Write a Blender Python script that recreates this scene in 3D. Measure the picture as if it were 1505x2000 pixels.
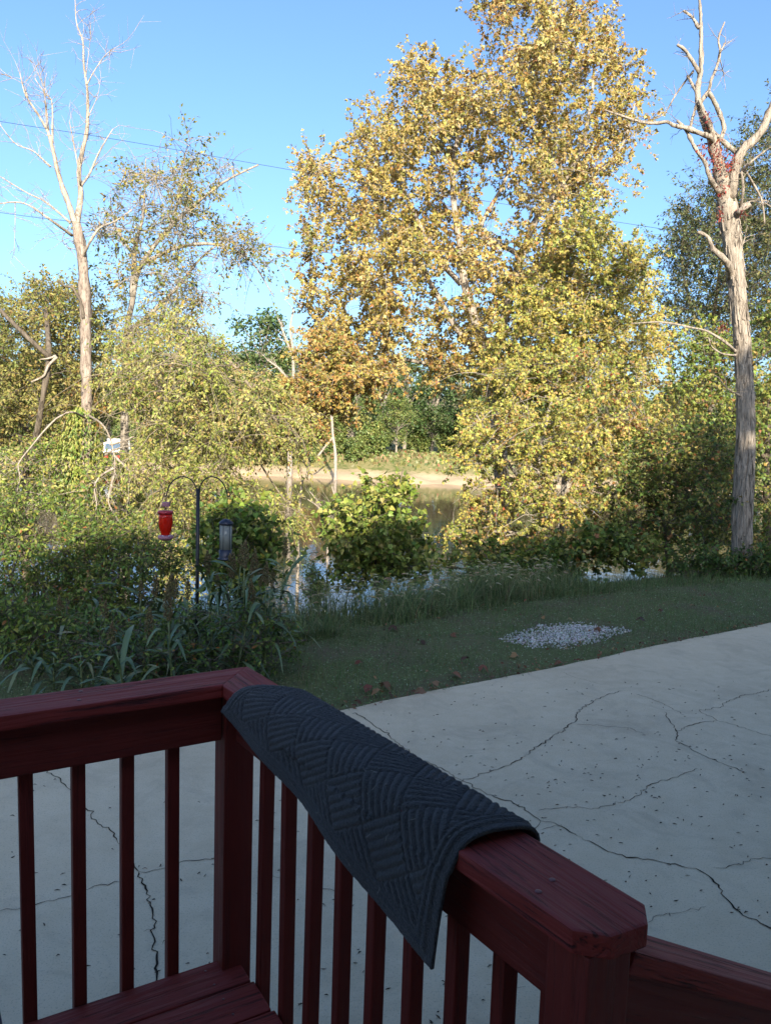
import bpy, bmesh, math, random
import numpy as np
from mathutils import Vector, Matrix

for o in list(bpy.data.objects):
    bpy.data.objects.remove(o)
SC = bpy.context.scene
COL = SC.collection

# ------------------------------------------------------------------ camera
ZC = 2.06                                   # eye height over the concrete
PITCH, ROLL, FPX = math.radians(-6.0), math.radians(1.9), 1540.0
cam = bpy.data.cameras.new('camera')
cam.sensor_fit = 'VERTICAL'
cam.angle = 2 * math.atan(1000.0 / FPX)
cam.clip_start, cam.clip_end = 0.05, 3000
camo = bpy.data.objects.new('camera', cam)
COL.objects.link(camo)
_cp, _sp, _cr, _sr = math.cos(PITCH), math.sin(PITCH), math.cos(ROLL), math.sin(ROLL)
_fw, _rt0, _up0 = Vector((0, _cp, _sp)), Vector((1, 0, 0)), Vector((0, -_sp, _cp))
_rt = _rt0 * _cr + _up0 * _sr
_up = _up0 * _cr - _rt0 * _sr
camo.matrix_world = Matrix(((_rt.x, _up.x, -_fw.x, 0), (_rt.y, _up.y, -_fw.y, 0), (_rt.z, _up.z, -_fw.z, ZC), (0, 0, 0, 1)))
SC.camera = camo

# ------------------------------------------------------------------ sky, sun, exposure
SUN_EL = math.radians(22.0)
LIGHT_H = Vector((-0.15, 1.0, 0)).normalized()          # the way sunlight travels over the ground
w = bpy.data.worlds.new('World')
SC.world = w
w.use_nodes = True
nt = w.node_tree
sky = nt.nodes.new('ShaderNodeTexSky')
sky.sky_type = 'NISHITA'
sky.sun_disc = False
sky.sun_elevation = SUN_EL
sky.sun_rotation = math.atan2(-LIGHT_H.x, -LIGHT_H.y)
sky.altitude = 150
sky.air_density, sky.dust_density, sky.ozone_density = 1.0, 3.0, 5.4
bg = nt.nodes['Background']
bg.inputs['Strength'].default_value = 0.118
nt.links.new(sky.outputs[0], bg.inputs[0])
sun = bpy.data.lights.new('sun', 'SUN')
sun.energy, sun.angle, sun.color = 4.1, math.radians(0.53), (1.0, 0.9, 0.74)
suno = bpy.data.objects.new('sun', sun)
COL.objects.link(suno)
sd = (LIGHT_H * math.cos(SUN_EL) + Vector((0, 0, -math.sin(SUN_EL)))).normalized()
suno.rotation_euler = sd.to_track_quat('-Z', 'Y').to_euler()
suno.location = (0, 0, 30)
vs = SC.view_settings
vs.view_transform, vs.look, vs.gamma, vs.exposure, vs.use_curve_mapping = 'Standard', 'None', 1.0, 1.5, False
SC.display_settings.display_device = 'sRGB'
SC.cycles.max_bounces = 6
SC.cycles.diffuse_bounces = 3
SC.cycles.glossy_bounces = 3
SC.cycles.transparent_max_bounces = 8
SC.cycles.caustics_reflective = SC.cycles.caustics_refractive = False

rng = np.random.default_rng(11)
random.seed(4)

# ------------------------------------------------------------------ surveying: where a sight line meets a surface of the place
def ray(px, py):
    u, v = (px - 752.5) / FPX, -(py - 1000.0) / FPX
    r, q = u * _cr - v * _sr, u * _sr + v * _cr
    return np.array([r, _cp - q * _sp, _sp + q * _cp])

def onz(px, py, z=0.0):
    d = ray(px, py)
    return np.array([0, 0, ZC]) + d * ((z - ZC) / d[2])

def at(px, py, y):
    d = ray(px, py)
    return np.array([0, 0, ZC]) + d * (y / d[1])

# ------------------------------------------------------------------ objects and meshes
def tag(o, label=None, cat=None, group=None, kind=None):
    if label: o['label'] = label
    if cat: o['category'] = cat
    if group: o['group'] = group
    if kind: o['kind'] = kind
    return o

def empty(name, loc=(0, 0, 0)):
    o = bpy.data.objects.new(name, None)
    o.location = [float(c) for c in loc]
    o.empty_display_size = 0.2
    COL.objects.link(o)
    return o

def base_of(o):
    v = Vector((0, 0, 0))
    while o is not None:
        v += o.location
        o = o.parent
    return v

def link(name, me, mat=None, parent=None, M=None):
    """M: world matrix of the object (its parents are only moved, never turned)"""
    o = bpy.data.objects.new(name, me)
    if mat is not None and len(me.materials) == 0:
        me.materials.append(mat)
    M = Matrix.Identity(4) if M is None else M.copy()
    if parent is not None:
        o.parent = parent
        M.translation = M.translation - base_of(parent)
    o.matrix_basis = M
    COL.objects.link(o)
    return o

def npmesh(name, V, polys, col=None, smooth=True):
    """polys: list of (n,k) index arrays"""
    me = bpy.data.meshes.new(name)
    V = np.asarray(V, dtype=np.float32)
    polys = [np.asarray(p, dtype=np.int32) for p in polys if len(p)]
    me.vertices.add(len(V))
    me.vertices.foreach_set('co', V.ravel())
    tot = np.concatenate([np.full(len(p), p.shape[1], np.int32) for p in polys])
    idx = np.concatenate([p.ravel() for p in polys])
    st = np.zeros(len(tot), np.int32)
    st[1:] = np.cumsum(tot)[:-1]
    me.loops.add(len(idx))
    me.loops.foreach_set('vertex_index', idx)
    me.polygons.add(len(tot))
    me.polygons.foreach_set('loop_start', st)
    me.polygons.foreach_set('loop_total', tot)
    me.polygons.foreach_set('use_smooth', np.full(len(tot), smooth, bool))
    me.update(calc_edges=True)
    if col is not None:
        a = me.color_attributes.new('Col', 'FLOAT_COLOR', 'POINT')
        c = np.ones((len(V), 4), np.float32)
        c[:, :3] = col
        a.data.foreach_set('color', c.ravel())
    return me

class Geo:
    def __init__(s): s.V, s.P, s.C, s.n = [], [], [], 0
    def add(s, V, polys, col=None):
        V = np.asarray(V, float)
        s.V.append(V)
        for p in polys:
            if len(p): s.P.append(np.asarray(p, np.int64) + s.n)
        c = np.zeros((len(V), 3)) if col is None else np.broadcast_to(np.asarray(col, float), (len(V), 3))
        s.C.append(c)
        s.n += len(V)
    def build(s, name, mat, parent=None, smooth=True, M=None):
        V = np.concatenate(s.V)
        if parent is not None and M is None:
            M = Matrix.Translation(base_of(parent))
            V = V - np.array(base_of(parent))
        by = {}
        for p in s.P: by.setdefault(p.shape[1], []).append(p)
        me = npmesh(name, V, [np.concatenate(v) for v in by.values()], np.concatenate(s.C), smooth)
        return link(name, me, mat, parent, M)

def nrm(v):
    v = np.asarray(v, float)
    return v / np.maximum(np.linalg.norm(v, axis=-1, keepdims=True), 1e-9)

def tubes(P, R, sides=5, cap=True):
    """P (T,K,3), R (T,K): T tubes at once"""
    P, R = np.asarray(P, float), np.asarray(R, float)
    T, K, _ = P.shape
    tan = np.zeros_like(P)
    tan[:, 1:-1] = P[:, 2:] - P[:, :-2]
    tan[:, 0], tan[:, -1] = P[:, 1] - P[:, 0], P[:, -1] - P[:, -2]
    tan = nrm(tan)
    ref = np.tile(np.array([0.31, 0.87, 0.37]), (T, 1))
    m = nrm(P[:, -1] - P[:, 0])
    bad = np.abs((m * nrm(ref)).sum(1)) > 0.8
    ref[bad] = [0.9, -0.3, 0.3]
    n1 = nrm(np.cross(tan, ref[:, None, :]))
    n2 = np.cross(tan, n1)
    a = np.arange(sides) * 2 * np.pi / sides
    ring = P[:, :, None, :] + R[:, :, None, None] * (np.cos(a)[None, None, :, None] * n1[:, :, None, :] + np.sin(a)[None, None, :, None] * n2[:, :, None, :])
    V = ring.reshape(-1, 3)
    t, k, s = np.meshgrid(np.arange(T), np.arange(K - 1), np.arange(sides), indexing='ij')
    s2 = (s + 1) % sides
    b = t * K * sides
    q = np.stack([b + k * sides + s, b + k * sides + s2, b + (k + 1) * sides + s2, b + (k + 1) * sides + s], -1).reshape(-1, 4)
    polys = [q]
    if cap and sides > 3:
        e0 = (np.arange(T) * K * sides)[:, None] + np.arange(sides)[::-1][None]
        e1 = (np.arange(T) * K * sides + (K - 1) * sides)[:, None] + np.arange(sides)[None]
        polys += [e0, e1]
    return V, polys

def spline(pts, n):
    """Catmull-Rom through pts (any dimension), n samples"""
    p = np.asarray(pts, float)
    if len(p) == 2:
        t = np.linspace(0, 1, n)[:, None]
        return p[0] * (1 - t) + p[1] * t
    q = np.vstack([2 * p[0] - p[1], p, 2 * p[-1] - p[-2]])
    d = np.concatenate([[0], np.cumsum(np.linalg.norm(np.diff(p, axis=0), axis=1))])
    u = np.interp(np.linspace(0, d[-1], n), d, np.arange(len(p)))
    i = np.minimum(u.astype(int), len(p) - 2)
    t = (u - i)[:, None]
    a, b, c, e = q[i], q[i + 1], q[i + 2], q[i + 3]
    return 0.5 * (2 * b + (c - a) * t + (2 * a - 5 * b + 4 * c - e) * t * t + (3 * b - a - 3 * c + e) * t ** 3)

def lathe(prof, seg=24, c=(0, 0, 0)):
    prof = np.asarray(prof, float)
    a = np.arange(seg) * 2 * np.pi / seg
    V = np.stack([prof[:, 0, None] * np.cos(a), prof[:, 0, None] * np.sin(a), np.repeat(prof[:, 1, None], seg, 1)], -1).reshape(-1, 3) + np.asarray(c)
    k, s = np.meshgrid(np.arange(len(prof) - 1), np.arange(seg), indexing='ij')
    s2 = (s + 1) % seg
    q = np.stack([k * seg + s, k * seg + s2, (k + 1) * seg + s2, (k + 1) * seg + s], -1).reshape(-1, 4)
    return V, [q, np.arange(seg)[::-1][None], (len(prof) - 1) * seg + np.arange(seg)[None]]

def box_v(c, ex, ey, ez, hx, hy, hz):
    c, ex, ey, ez = map(lambda v: np.asarray(v, float), (c, ex, ey, ez))
    V = np.array([c + ex * hx * i + ey * hy * j + ez * hz * k for i in (-1, 1) for j in (-1, 1) for k in (-1, 1)])
    q = np.array([[0, 1, 3, 2], [4, 6, 7, 5], [0, 4, 5, 1], [2, 3, 7, 6], [0, 2, 6, 4], [1, 5, 7, 3]])
    return V, [q]

def bevel_box(name, sx, sy, sz, bev=0.004, seg=2):
    me = bpy.data.meshes.new(name)
    bm = bmesh.new()
    bmesh.ops.create_cube(bm, size=1.0)
    for v in bm.verts: v.co = (v.co.x * sx, v.co.y * sy, v.co.z * sz)
    if bev: bmesh.ops.bevel(bm, geom=bm.edges[:], offset=bev, segments=seg, affect='EDGES', profile=0.6)
    bm.to_mesh(me)
    bm.free()
    return me

def prism(name, outline, z0, z1, bev=0.004):
    """outline (x,y) counter-clockwise, extruded from z0 to z1, bevelled"""
    me = bpy.data.meshes.new(name)
    bm = bmesh.new()
    lo = [bm.verts.new((x, y, z0)) for x, y in outline]
    hi = [bm.verts.new((x, y, z1)) for x, y in outline]
    n = len(outline)
    bm.faces.new(lo[::-1])
    bm.faces.new(hi)
    for i in range(n): bm.faces.new((lo[i], lo[(i + 1) % n], hi[(i + 1) % n], hi[i]))
    if bev: bmesh.ops.bevel(bm, geom=bm.edges[:], offset=bev, segments=2, affect='EDGES', profile=0.6)
    bmesh.ops.recalc_face_normals(bm, faces=bm.faces[:])
    bm.to_mesh(me)
    bm.free()
    return me

def frame(origin, ex, ez):
    ex = Vector(ex).normalized()
    ez = Vector(ez)
    ez = (ez - ex * ez.dot(ex)).normalized()
    ey = ez.cross(ex)
    o = Vector(origin)
    return Matrix(((ex.x, ey.x, ez.x, o.x), (ex.y, ey.y, ez.y, o.y), (ex.z, ey.z, ez.z, o.z), (0, 0, 0, 1)))

# ------------------------------------------------------------------ materials
MATS = {}
def new_mat(name):
    m = bpy.data.materials.new(name)
    m.use_nodes = True
    n = m.node_tree
    b = n.nodes['Principled BSDF']
    MATS[name] = m
    return m, n, b

def N(n, t, **kw):
    x = n.nodes.new(t)
    for k, v in kw.items(): setattr(x, k, v)
    return x

def noise(n, vec, scale, detail=4, rough=0.6, dist=0.0, stretch=None):
    if stretch is not None:
        mp = N(n, 'ShaderNodeMapping')
        mp.inputs['Scale'].default_value = stretch
        n.links.new(vec, mp.inputs['Vector'])
        vec = mp.outputs[0]
    t = N(n, 'ShaderNodeTexNoise')
    t.inputs['Scale'].default_value = scale
    t.inputs['Detail'].default_value = detail
    t.inputs['Roughness'].default_value = rough
    t.inputs['Distortion'].default_value = dist
    n.links.new(vec, t.inputs['Vector'])
    return t.outputs['Fac']

def ramp(n, fac, stops, interp='LINEAR'):
    r = N(n, 'ShaderNodeValToRGB')
    r.color_ramp.interpolation = interp
    e = r.color_ramp.elements
    while len(e) < len(stops): e.new(0.5)
    for i, (p, c) in enumerate(stops):
        e[i].position = p
        e[i].color = (*c, 1) if len(c) == 3 else c
    n.links.new(fac, r.inputs[0])
    return r.outputs[0]

def mix(n, fac, a, b, blend='MIX'):
    m = N(n, 'ShaderNodeMix', data_type='RGBA', blend_type=blend)
    for sock, v in ((m.inputs[0], fac), (m.inputs[6], a), (m.inputs[7], b)):
        if hasattr(v, 'is_output'): n.links.new(v, sock)
        elif isinstance(v, (int, float)): sock.default_value = v
        else: sock.default_value = (*v, 1)
    return m.outputs[2]

def bump(n, b, h, strength=0.4, dist=0.01):
    u = N(n, 'ShaderNodeBump')
    u.inputs['Strength'].default_value = strength
    u.inputs['Distance'].default_value = dist
    n.links.new(h, u.inputs['Height'])
    n.links.new(u.outputs[0], b.inputs['Normal'])
    return u

def math_(n, op, a, b=None):
    m = N(n, 'ShaderNodeMath', operation=op)
    for i, v in enumerate((a, b)):
        if v is None: continue
        if hasattr(v, 'is_output'): n.links.new(v, m.inputs[i])
        else: m.inputs[i].default_value = v
    return m.outputs[0]

def plain(name, col, rough=0.5, metal=0.0, spec=0.5, trans=0.0):
    m, n, b = new_mat(name)
    b.inputs['Base Color'].default_value = (*col, 1)
    b.inputs['Roughness'].default_value = rough
    b.inputs['Metallic'].default_value = metal
    b.inputs['Specular IOR Level'].default_value = spec
    b.inputs['Transmission Weight'].default_value = trans
    t = N(n, 'ShaderNodeTexCoord')
    f = noise(n, t.outputs['Object'], 40, 4)
    n.links.new(mix(n, f, [c * 0.82 for c in col], [min(1, c * 1.15) for c in col]), b.inputs['Base Color'])
    return m

def foliage(name, trans=0.3, rough=0.5, spec=0.35):
    m, n, b = new_mat(name)
    a = N(n, 'ShaderNodeAttribute', attribute_name='Col')
    n.links.new(a.outputs['Color'], b.inputs['Base Color'])
    b.inputs['Roughness'].default_value = rough
    b.inputs['Specular IOR Level'].default_value = spec
    tr = N(n, 'ShaderNodeBsdfTranslucent')
    n.links.new(a.outputs['Color'], tr.inputs['Color'])
    ms = N(n, 'ShaderNodeMixShader')
    ms.inputs[0].default_value = trans
    n.links.new(b.outputs[0], ms.inputs[1])
    n.links.new(tr.outputs[0], ms.inputs[2])
    n.links.new(ms.outputs[0], n.nodes['Material Output'].inputs[0])
    return m

def bark(name, c0, c1, c2, scale=6.0, bs=0.6, stretch=(1, 1, 0.16)):
    m, n, b = new_mat(name)
    t = N(n, 'ShaderNodeTexCoord')
    f = noise(n, t.outputs['Object'], scale * 3, 6, 0.65, 0.6, stretch)
    g = noise(n, t.outputs['Object'], scale * 0.35, 4, 0.6, 0.3)
    c = ramp(n, f, [(0.36, c0), (0.48, c1), (0.66, c2)])
    n.links.new(mix(n, ramp(n, g, [(0.35, (0, 0, 0)), (0.7, (1, 1, 1))]), c, mix(n, 0.5, c, c1)), b.inputs['Base Color'])
    b.inputs['Roughness'].default_value = 0.85
    b.inputs['Specular IOR Level'].default_value = 0.25
    bump(n, b, f, bs, 0.03)
    return m

# painted red wood, grain along local x
def wood(name, col, groove, rough=0.42, gs=0.75):
    m, n, b = new_mat(name)
    t = N(n, 'ShaderNodeTexCoord')
    oi = N(n, 'ShaderNodeObjectInfo')
    ad = N(n, 'ShaderNodeVectorMath', operation='ADD')
    mu = N(n, 'ShaderNodeVectorMath', operation='SCALE')
    n.links.new(oi.outputs['Random'], mu.inputs['Scale'])
    mu.inputs[0].default_value = (31, 17, 9)
    n.links.new(t.outputs['Object'], ad.inputs[0])
    n.links.new(mu.outputs[0], ad.inputs[1])
    v = ad.outputs[0]
    fine = noise(n, v, 90, 5, 0.65, 0.9, (0.035, 1, 1))
    broad = noise(n, v, 22, 3, 0.55, 1.2, (0.05, 1, 1))
    blot = noise(n, v, 9, 4, 0.6)
    cracks = ramp(n, fine, [(0.33, (0, 0, 0)), (0.43, (1, 1, 1))])
    c = mix(n, blot, [x * 0.72 for x in col], [x * 1.2 for x in col])
    c = mix(n, cracks, groove, c)
    worn = ramp(n, noise(n, v, 60, 4, 0.7, 0.4, (0.06, 1, 1)), [(0.68, (0, 0, 0)), (0.78, (1, 1, 1))])
    c = mix(n, math_(n, 'MULTIPLY', worn, 0.3), c, (0.34, 0.16, 0.15))
    n.links.new(c, b.inputs['Base Color'])
    b.inputs['Specular IOR Level'].default_value = 0.3
    n.links.new(ramp(n, broad, [(0.3, (rough + .22,) * 3), (0.7, (rough,) * 3)]), b.inputs['Roughness'])
    h = math_(n, 'ADD', math_(n, 'MULTIPLY', broad, 1.0), math_(n, 'MULTIPLY', cracks, 0.45))
    bump(n, b, h, gs, 0.014)
    return m

M_LEAF = foliage('leaf', 0.3)
M_GRASS = foliage('grass_blade', 0.2, 0.6, 0.2)
M_BARK_PALE = bark('pale_bark', (.14, .11, .082), (.30, .25, .195), (.44, .39, .325), 5, 0.5)
M_BARK_DEAD = bark('dead_wood', (.055, .042, .031), (.27, .225, .175), (.41, .35, .28), 8, 1.0, (1, 1, 0.2))
M_BARK_DARK = bark('dark_bark', (.035, .028, .02), (.10, .08, .058), (.19, .155, .115), 6, 0.8)
M_BARK_GREY = bark('grey_bark', (.10, .085, .065), (.26, .225, .18), (.4, .35, .29), 6, 0.7)
M_TWIG = plain('twig_bark', (.22, .18, .125), 0.85, spec=0.2)
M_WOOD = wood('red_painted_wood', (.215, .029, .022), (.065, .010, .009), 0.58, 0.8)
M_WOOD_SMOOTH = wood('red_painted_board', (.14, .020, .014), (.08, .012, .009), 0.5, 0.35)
M_BLACK = plain('black_steel', (.014, .014, .016), 0.45, 0.3)
M_GALV = plain('galvanised_nail', (.16, .06, .06), 0.5, 0.4)

# ================================================================== the setting
BX = np.array([-60, -20, -9, -5.0, -3.0, -1.2, 0.3, 1.8, 3.5, 6.0, 9.0, 14.0, 25, 60])
BY = np.array([-8, 3.0, 5.2, 6.7, 7.4, 8.0, 9.3, 10.5, 11.6, 12.9, 14.6, 18.0, 26, 50])
def bank_y(x): return np.interp(x, BX, BY)                # top edge of the near bank
def sstep(a, b, x):
    t = np.clip((x - a) / (b - a), 0, 1)
    return t * t * (3 - 2 * t)

FX = np.array([-60, -20, -9, -5, -3, -1, 1.5, 5, 12, 60])
FL = np.array([22, 19, 17.5, 15, 13.5, 12.5, 10.5, 10.5, 13, 22.])
def terrain(x, y):
    x, y = np.asarray(x, float), np.asarray(y, float)
    s = y - bank_y(x)
    wob = 0.25 * np.sin(x * 0.9 + y * 0.4) * sstep(1, 4, s)
    z = -0.03 - 0.25 * sstep(-1.2, 1.2, s) - 5.6 * sstep(0.3, np.interp(x, FX, FL), s) + wob
    far = y + 3.0 * np.sin(x * 0.05) + 1.2 * np.sin(x * 0.17 + 1)
    z = z + 1.35 * sstep(102, 109, far) + 2.7 * sstep(109, 122, far) + 0.12 * np.sin(x * 0.6) * sstep(104, 112, far) + 22 * sstep(150, 420, far)
    return z

gx = np.unique(np.concatenate([np.linspace(-420, -40, 30), np.linspace(-40, -12, 30), np.linspace(-12, 16, 85), np.linspace(16, 50, 30), np.linspace(50, 420, 30)]))
gy = np.unique(np.concatenate([np.linspace(-60, 2, 12), np.linspace(2, 34, 97), np.linspace(34, 100, 12), np.linspace(100, 126, 40), np.linspace(126, 900, 30)]))
X, Y = np.meshgrid(gx, gy)
Z = terrain(X, Y) + 0.012 * rng.standard_normal(X.shape) * (np.abs(Y - 14) < 12)
nx = len(gx)
j, i = np.meshgrid(np.arange(len(gy) - 1), np.arange(nx - 1), indexing='ij')
q = np.stack([j * nx + i, j * nx + i + 1, (j + 1) * nx + i + 1, (j + 1) * nx + i], -1).reshape(-1, 4)
mg, n, b = new_mat('ground_soil')
t = N(n, 'ShaderNodeTexCoord')
sx = N(n, 'ShaderNodeSeparateXYZ')
n.links.new(t.outputs['Object'], sx.inputs[0])
f1, f2, f3 = noise(n, t.outputs['Object'], 1.3, 6), noise(n, t.outputs['Object'], 14, 5), noise(n, t.outputs['Object'], 0.25, 5)
near = mix(n, f2, (.075, .09, .034), (.15, .155, .07))
near = mix(n, ramp(n, f1, [(.45, (0, 0, 0)), (.7, (1, 1, 1))]), near, (.13, .10, .065))
sand = mix(n, f1, (.40, .28, .165), (.55, .42, .27))
grassy = mix(n, f3, (.15, .16, .06), (.27, .215, .10))
grassy = mix(n, ramp(n, f1, [(.5, (0, 0, 0)), (.62, (1, 1, 1))]), grassy, (.11, .13, .04))
zz = math_(n, 'ADD', sx.outputs[2], math_(n, 'MULTIPLY', f1, 1.1))
fz = N(n, 'ShaderNodeMapRange')
fz.inputs[1].default_value, fz.inputs[2].default_value = -3.75, -3.15
n.links.new(zz, fz.inputs[0])
fy = N(n, 'ShaderNodeMapRange')
fy.inputs[1].default_value, fy.inputs[2].default_value = 70, 80
n.links.new(sx.outputs[1], fy.inputs[0])
n.links.new(mix(n, fy.outputs[0], near, mix(n, fz.outputs[0], sand, grassy)), b.inputs['Base Color'])
b.inputs['Roughness'].default_value = 0.95
b.inputs['Specular IOR Level'].default_value = 0.1
bump(n, b, f2, 0.6, 0.04)
tag(link('ground', npmesh('ground', np.stack([X, Y, Z], -1).reshape(-1, 3), [q]), mg), kind='structure')

mw, n, b = new_mat('river_water')
b.inputs['Base Color'].default_value = (.105, .075, .042, 1)
b.inputs['Roughness'].default_value = 0.045
b.inputs['IOR'].default_value = 1.33
b.inputs['Specular IOR Level'].default_value = 0.75
t = N(n, 'ShaderNodeTexCoord')
wv = noise(n, t.outputs['Object'], 1.6, 3, 0.5, 0.3, (1, .45, 1))
bump(n, b, wv, 0.10, 0.08)
tag(link('river', npmesh('river', [(-420, 6, -5), (420, 6, -5), (420, 128, -5), (-420, 128, -5)], [[[0, 1, 2, 3]]]), mw), kind='structure')

# --- concrete pad
ED = np.array([math.cos(math.radians(34.8)), math.sin(math.radians(34.8))])      # direction of its grass edge
E0 = np.array([-.33, 5.56])
EN = np.array([-ED[1], ED[0]])
edge = [E0 + ED * s + EN * (0.010 * math.sin(s * 2.1) + 0.012 * random.uniform(-1, 1)) for s in np.arange(-7.5, 14, 0.22)]
outl = [tuple(p) for p in edge][::-1] + [tuple(E0 + ED * -7.5 - EN * 9), tuple(E0 + ED * 14 - EN * 9)]
mc, n, b = new_mat('concrete')
t = N(n, 'ShaderNodeTexCoord')
a1, a2, a3, a4 = noise(n, t.outputs['Object'], 0.9, 5, .6), noise(n, t.outputs['Object'], 7, 5, .65), noise(n, t.outputs['Object'], 120, 4, .7), noise(n, t.outputs['Object'], 2.7, 6, .7, 1.2)
c = mix(n, ramp(n, a1, [(.28, (0, 0, 0)), (.72, (1, 1, 1))]), (.51, .41, .27), (.64, .525, .35))
c = mix(n, math_(n, 'MULTIPLY', ramp(n, a2, [(.4, (0, 0, 0)), (.75, (1, 1, 1))]), .55), c, (.69, .575, .405))
c = mix(n, math_(n, 'MULTIPLY', ramp(n, a4, [(.50, (0, 0, 0)), (.64, (1, 1, 1))]), .28), c, (.33, .27, .19))
c = mix(n, math_(n, 'MULTIPLY', ramp(n, a3, [(.55, (0, 0, 0)), (.66, (1, 1, 1))]), .6), c, (.24, .21, .17))
c = mix(n, math_(n, 'MULTIPLY', ramp(n, noise(n, t.outputs['Object'], 75, 3, .6), [(.68, (0, 0, 0)), (.73, (1, 1, 1))]), .6), c, (.58, .56, .53))
n.links.new(c, b.inputs['Base Color'])
b.inputs['Roughness'].default_value = 0.9
b.inputs['Specular IOR Level'].default_value = 0.15
bump(n, b, math_(n, 'ADD', a3, math_(n, 'MULTIPLY', a2, 1.5)), 0.35, 0.006)
pad = tag(link('concrete_pad', prism('concrete_pad', outl, -0.14, 0.0, 0), mc), kind='structure')

CR = {  # crack courses, surveyed off the photograph
 'z6': (750, 1150, 1.993, [
  ([(-116, 482), (-66, 512), (-34, 538), (0, 560), (60, 610), (140, 665), (230, 705), (305, 750), (390, 795), (500, 835), (560, 870), (607, 905), (665, 915), (740, 955), (810, 990), (870, 1025), (960, 1048), (1050, 1058), (1150, 1080), (1210, 1090), (1262, 1120), (1300, 1155), (1320, 1200), (1360, 1245), (1420, 1285), (1505, 1325), (1640, 1400)], 1.15),
  ([(200, 800), (250, 770), (305, 750), (380, 720), (480, 690), (545, 655), (585, 625), (650, 580), (695, 555), (712, 535), (742, 520), (745, 490), (775, 460), (840, 425), (880, 408), (925, 400)], .95),
  ([(742, 528), (800, 530), (880, 538), (960, 545), (1010, 565)], .6), ([(690, 325), (740, 345), (850, 375)], .5),
  ([(975, 410), (1040, 430), (1090, 450), (1130, 475), (1170, 495)], .6),
  ([(1090, 480), (1110, 515), (1135, 555), (1130, 590), (1170, 610), (1220, 640), (1290, 670), (1350, 695), (1410, 718)], .95),
  ([(1135, 555), (1180, 535), (1240, 520), (1295, 515), (1250, 490), (1225, 475), (1310, 460), (1330, 440), (1400, 415), (1460, 405), (1560, 380)], .95),
  ([(1295, 515), (1360, 530), (1420, 550), (1560, 595)], .7),
  ([(600, 865), (680, 855), (750, 850), (805, 860), (870, 845), (960, 820), (1000, 795), (1020, 770), (1070, 750), (1140, 735), (1180, 715), (1220, 700)], .7),
  ([(607, 905), (585, 935), (545, 990)], .8), ([(610, 940), (680, 925)], .4),
  ([(1280, 1088), (1340, 1080), (1395, 1075), (1425, 1053), (1560, 1046)], .7),
  ([(1010, 1320), (1045, 1280), (1100, 1265), (1180, 1255), (1250, 1240)], .4),
  ([(240, 1440), (260, 1500), (285, 1530), (290, 1570), (300, 1600), (285, 1640), (275, 1694), (265, 1790)], 1.3), ([(400, 1545), (460, 1547), (550, 1551)], .4)]),
 'z5': (0, 1250, 2.007, [
  ([(150, 480), (205, 530), (240, 560), (280, 590), (345, 670), (380, 715), (430, 745), (475, 805), (520, 870), (545, 910)], 1.0),
  ([(545, 910), (600, 905), (660, 895), (720, 868), (805, 860), (900, 850)], .8),
  ([(545, 910), (540, 930), (570, 965), (590, 1030), (600, 1080), (605, 1120), (590, 1140), (605, 1170), (600, 1200), (615, 1240), (608, 1290), (625, 1400)], 1.5),
  ([(-60, 1085), (0, 1065), (70, 1058), (140, 1040), (210, 1025), (280, 1005), (345, 980), (400, 960), (475, 952)], .75),
  ([(565, 1145), (595, 1138)], .8), ([(1020, 890), (1060, 915), (1130, 950), (1150, 960)], .6), ([(1200, 970), (1270, 978), (1340, 985), (1390, 1005)], .6)])}
m_crack = plain('crack_dirt', (.026, .022, .018), 0.95, spec=0.05)
def crack_mesh(pts, wd):
    P = [np.array(pts[0][:2])]
    for p, q_ in zip(pts[:-1], pts[1:]):
        d = q_ - p
        L_ = np.linalg.norm(d)
        k = max(2, int(L_ / 0.022))
        nn = np.array([-d[1], d[0]]) / L_
        for i_ in range(1, k + 1):
            P.append(p + d * i_ / k + (nn * random.gauss(0, 0.0075) if i_ < k else 0))
    P = np.array(P)
    tn = nrm(np.gradient(P, axis=0))
    nn = np.stack([-tn[:, 1], tn[:, 0]], -1)
    wv = np.array([abs(random.gauss(0.6, 0.45)) + 0.12 for _ in P])
    wv = np.convolve(np.pad(wv, 1, mode='edge'), [.25, .5, .25], 'valid') * 0.0031 * wd
    wv[0] = wv[-1] = 0.0006
    V = np.concatenate([np.c_[P - nn * wv[:, None], np.full(len(P), .0035)], np.c_[P + nn * wv[:, None], np.full(len(P), .0035)]])
    k = np.arange(len(P) - 1)
    return npmesh('crack', V, [np.stack([k, k + 1, k + 1 + len(P), k + len(P)], -1)], smooth=False)
for ox, oy, sc, lst in CR.values():
    for pl, wd in lst:
        g = np.array([onz(ox + x / sc, oy + y / sc)[:2] for x, y in pl])
        link('crack', crack_mesh(g, wd), m_crack, pad)

# ================================================================== the house behind the porch
AN = math.radians(33)
HD = Vector((math.cos(AN), math.sin(AN), 0))          # along its front wall
HN = Vector((-math.sin(AN), math.cos(AN), 0))         # out from the wall, over the yard
def hp(s, nn, z): return Vector((HD.x * s + HN.x * nn, HD.y * s + HN.y * nn, z))
house = tag(empty('house', hp(0, -5, 0)), 'two storey house with a porch roof behind the red railing', 'house')
m_wall = plain('house_siding', (.74, .72, .68), 0.7)
m_roof = plain('roof_shingle', (.075, .068, .062), 0.9)
Mh = frame(hp(0, 0, 0), HD, (0, 0, 1))
def hbox(name, s0, s1, n0, n1, z0, z1, mat):
    me = bevel_box(name, s1 - s0, n1 - n0, z1 - z0, 0.01, 1)
    return link(name, me, mat, house, frame(hp((s0 + s1) / 2, (n0 + n1) / 2, (z0 + z1) / 2), HD, (0, 0, 1)))
hbox('wall', -8, 10.5, -8.6, -1.2, 0, 2.95, m_wall)
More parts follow.
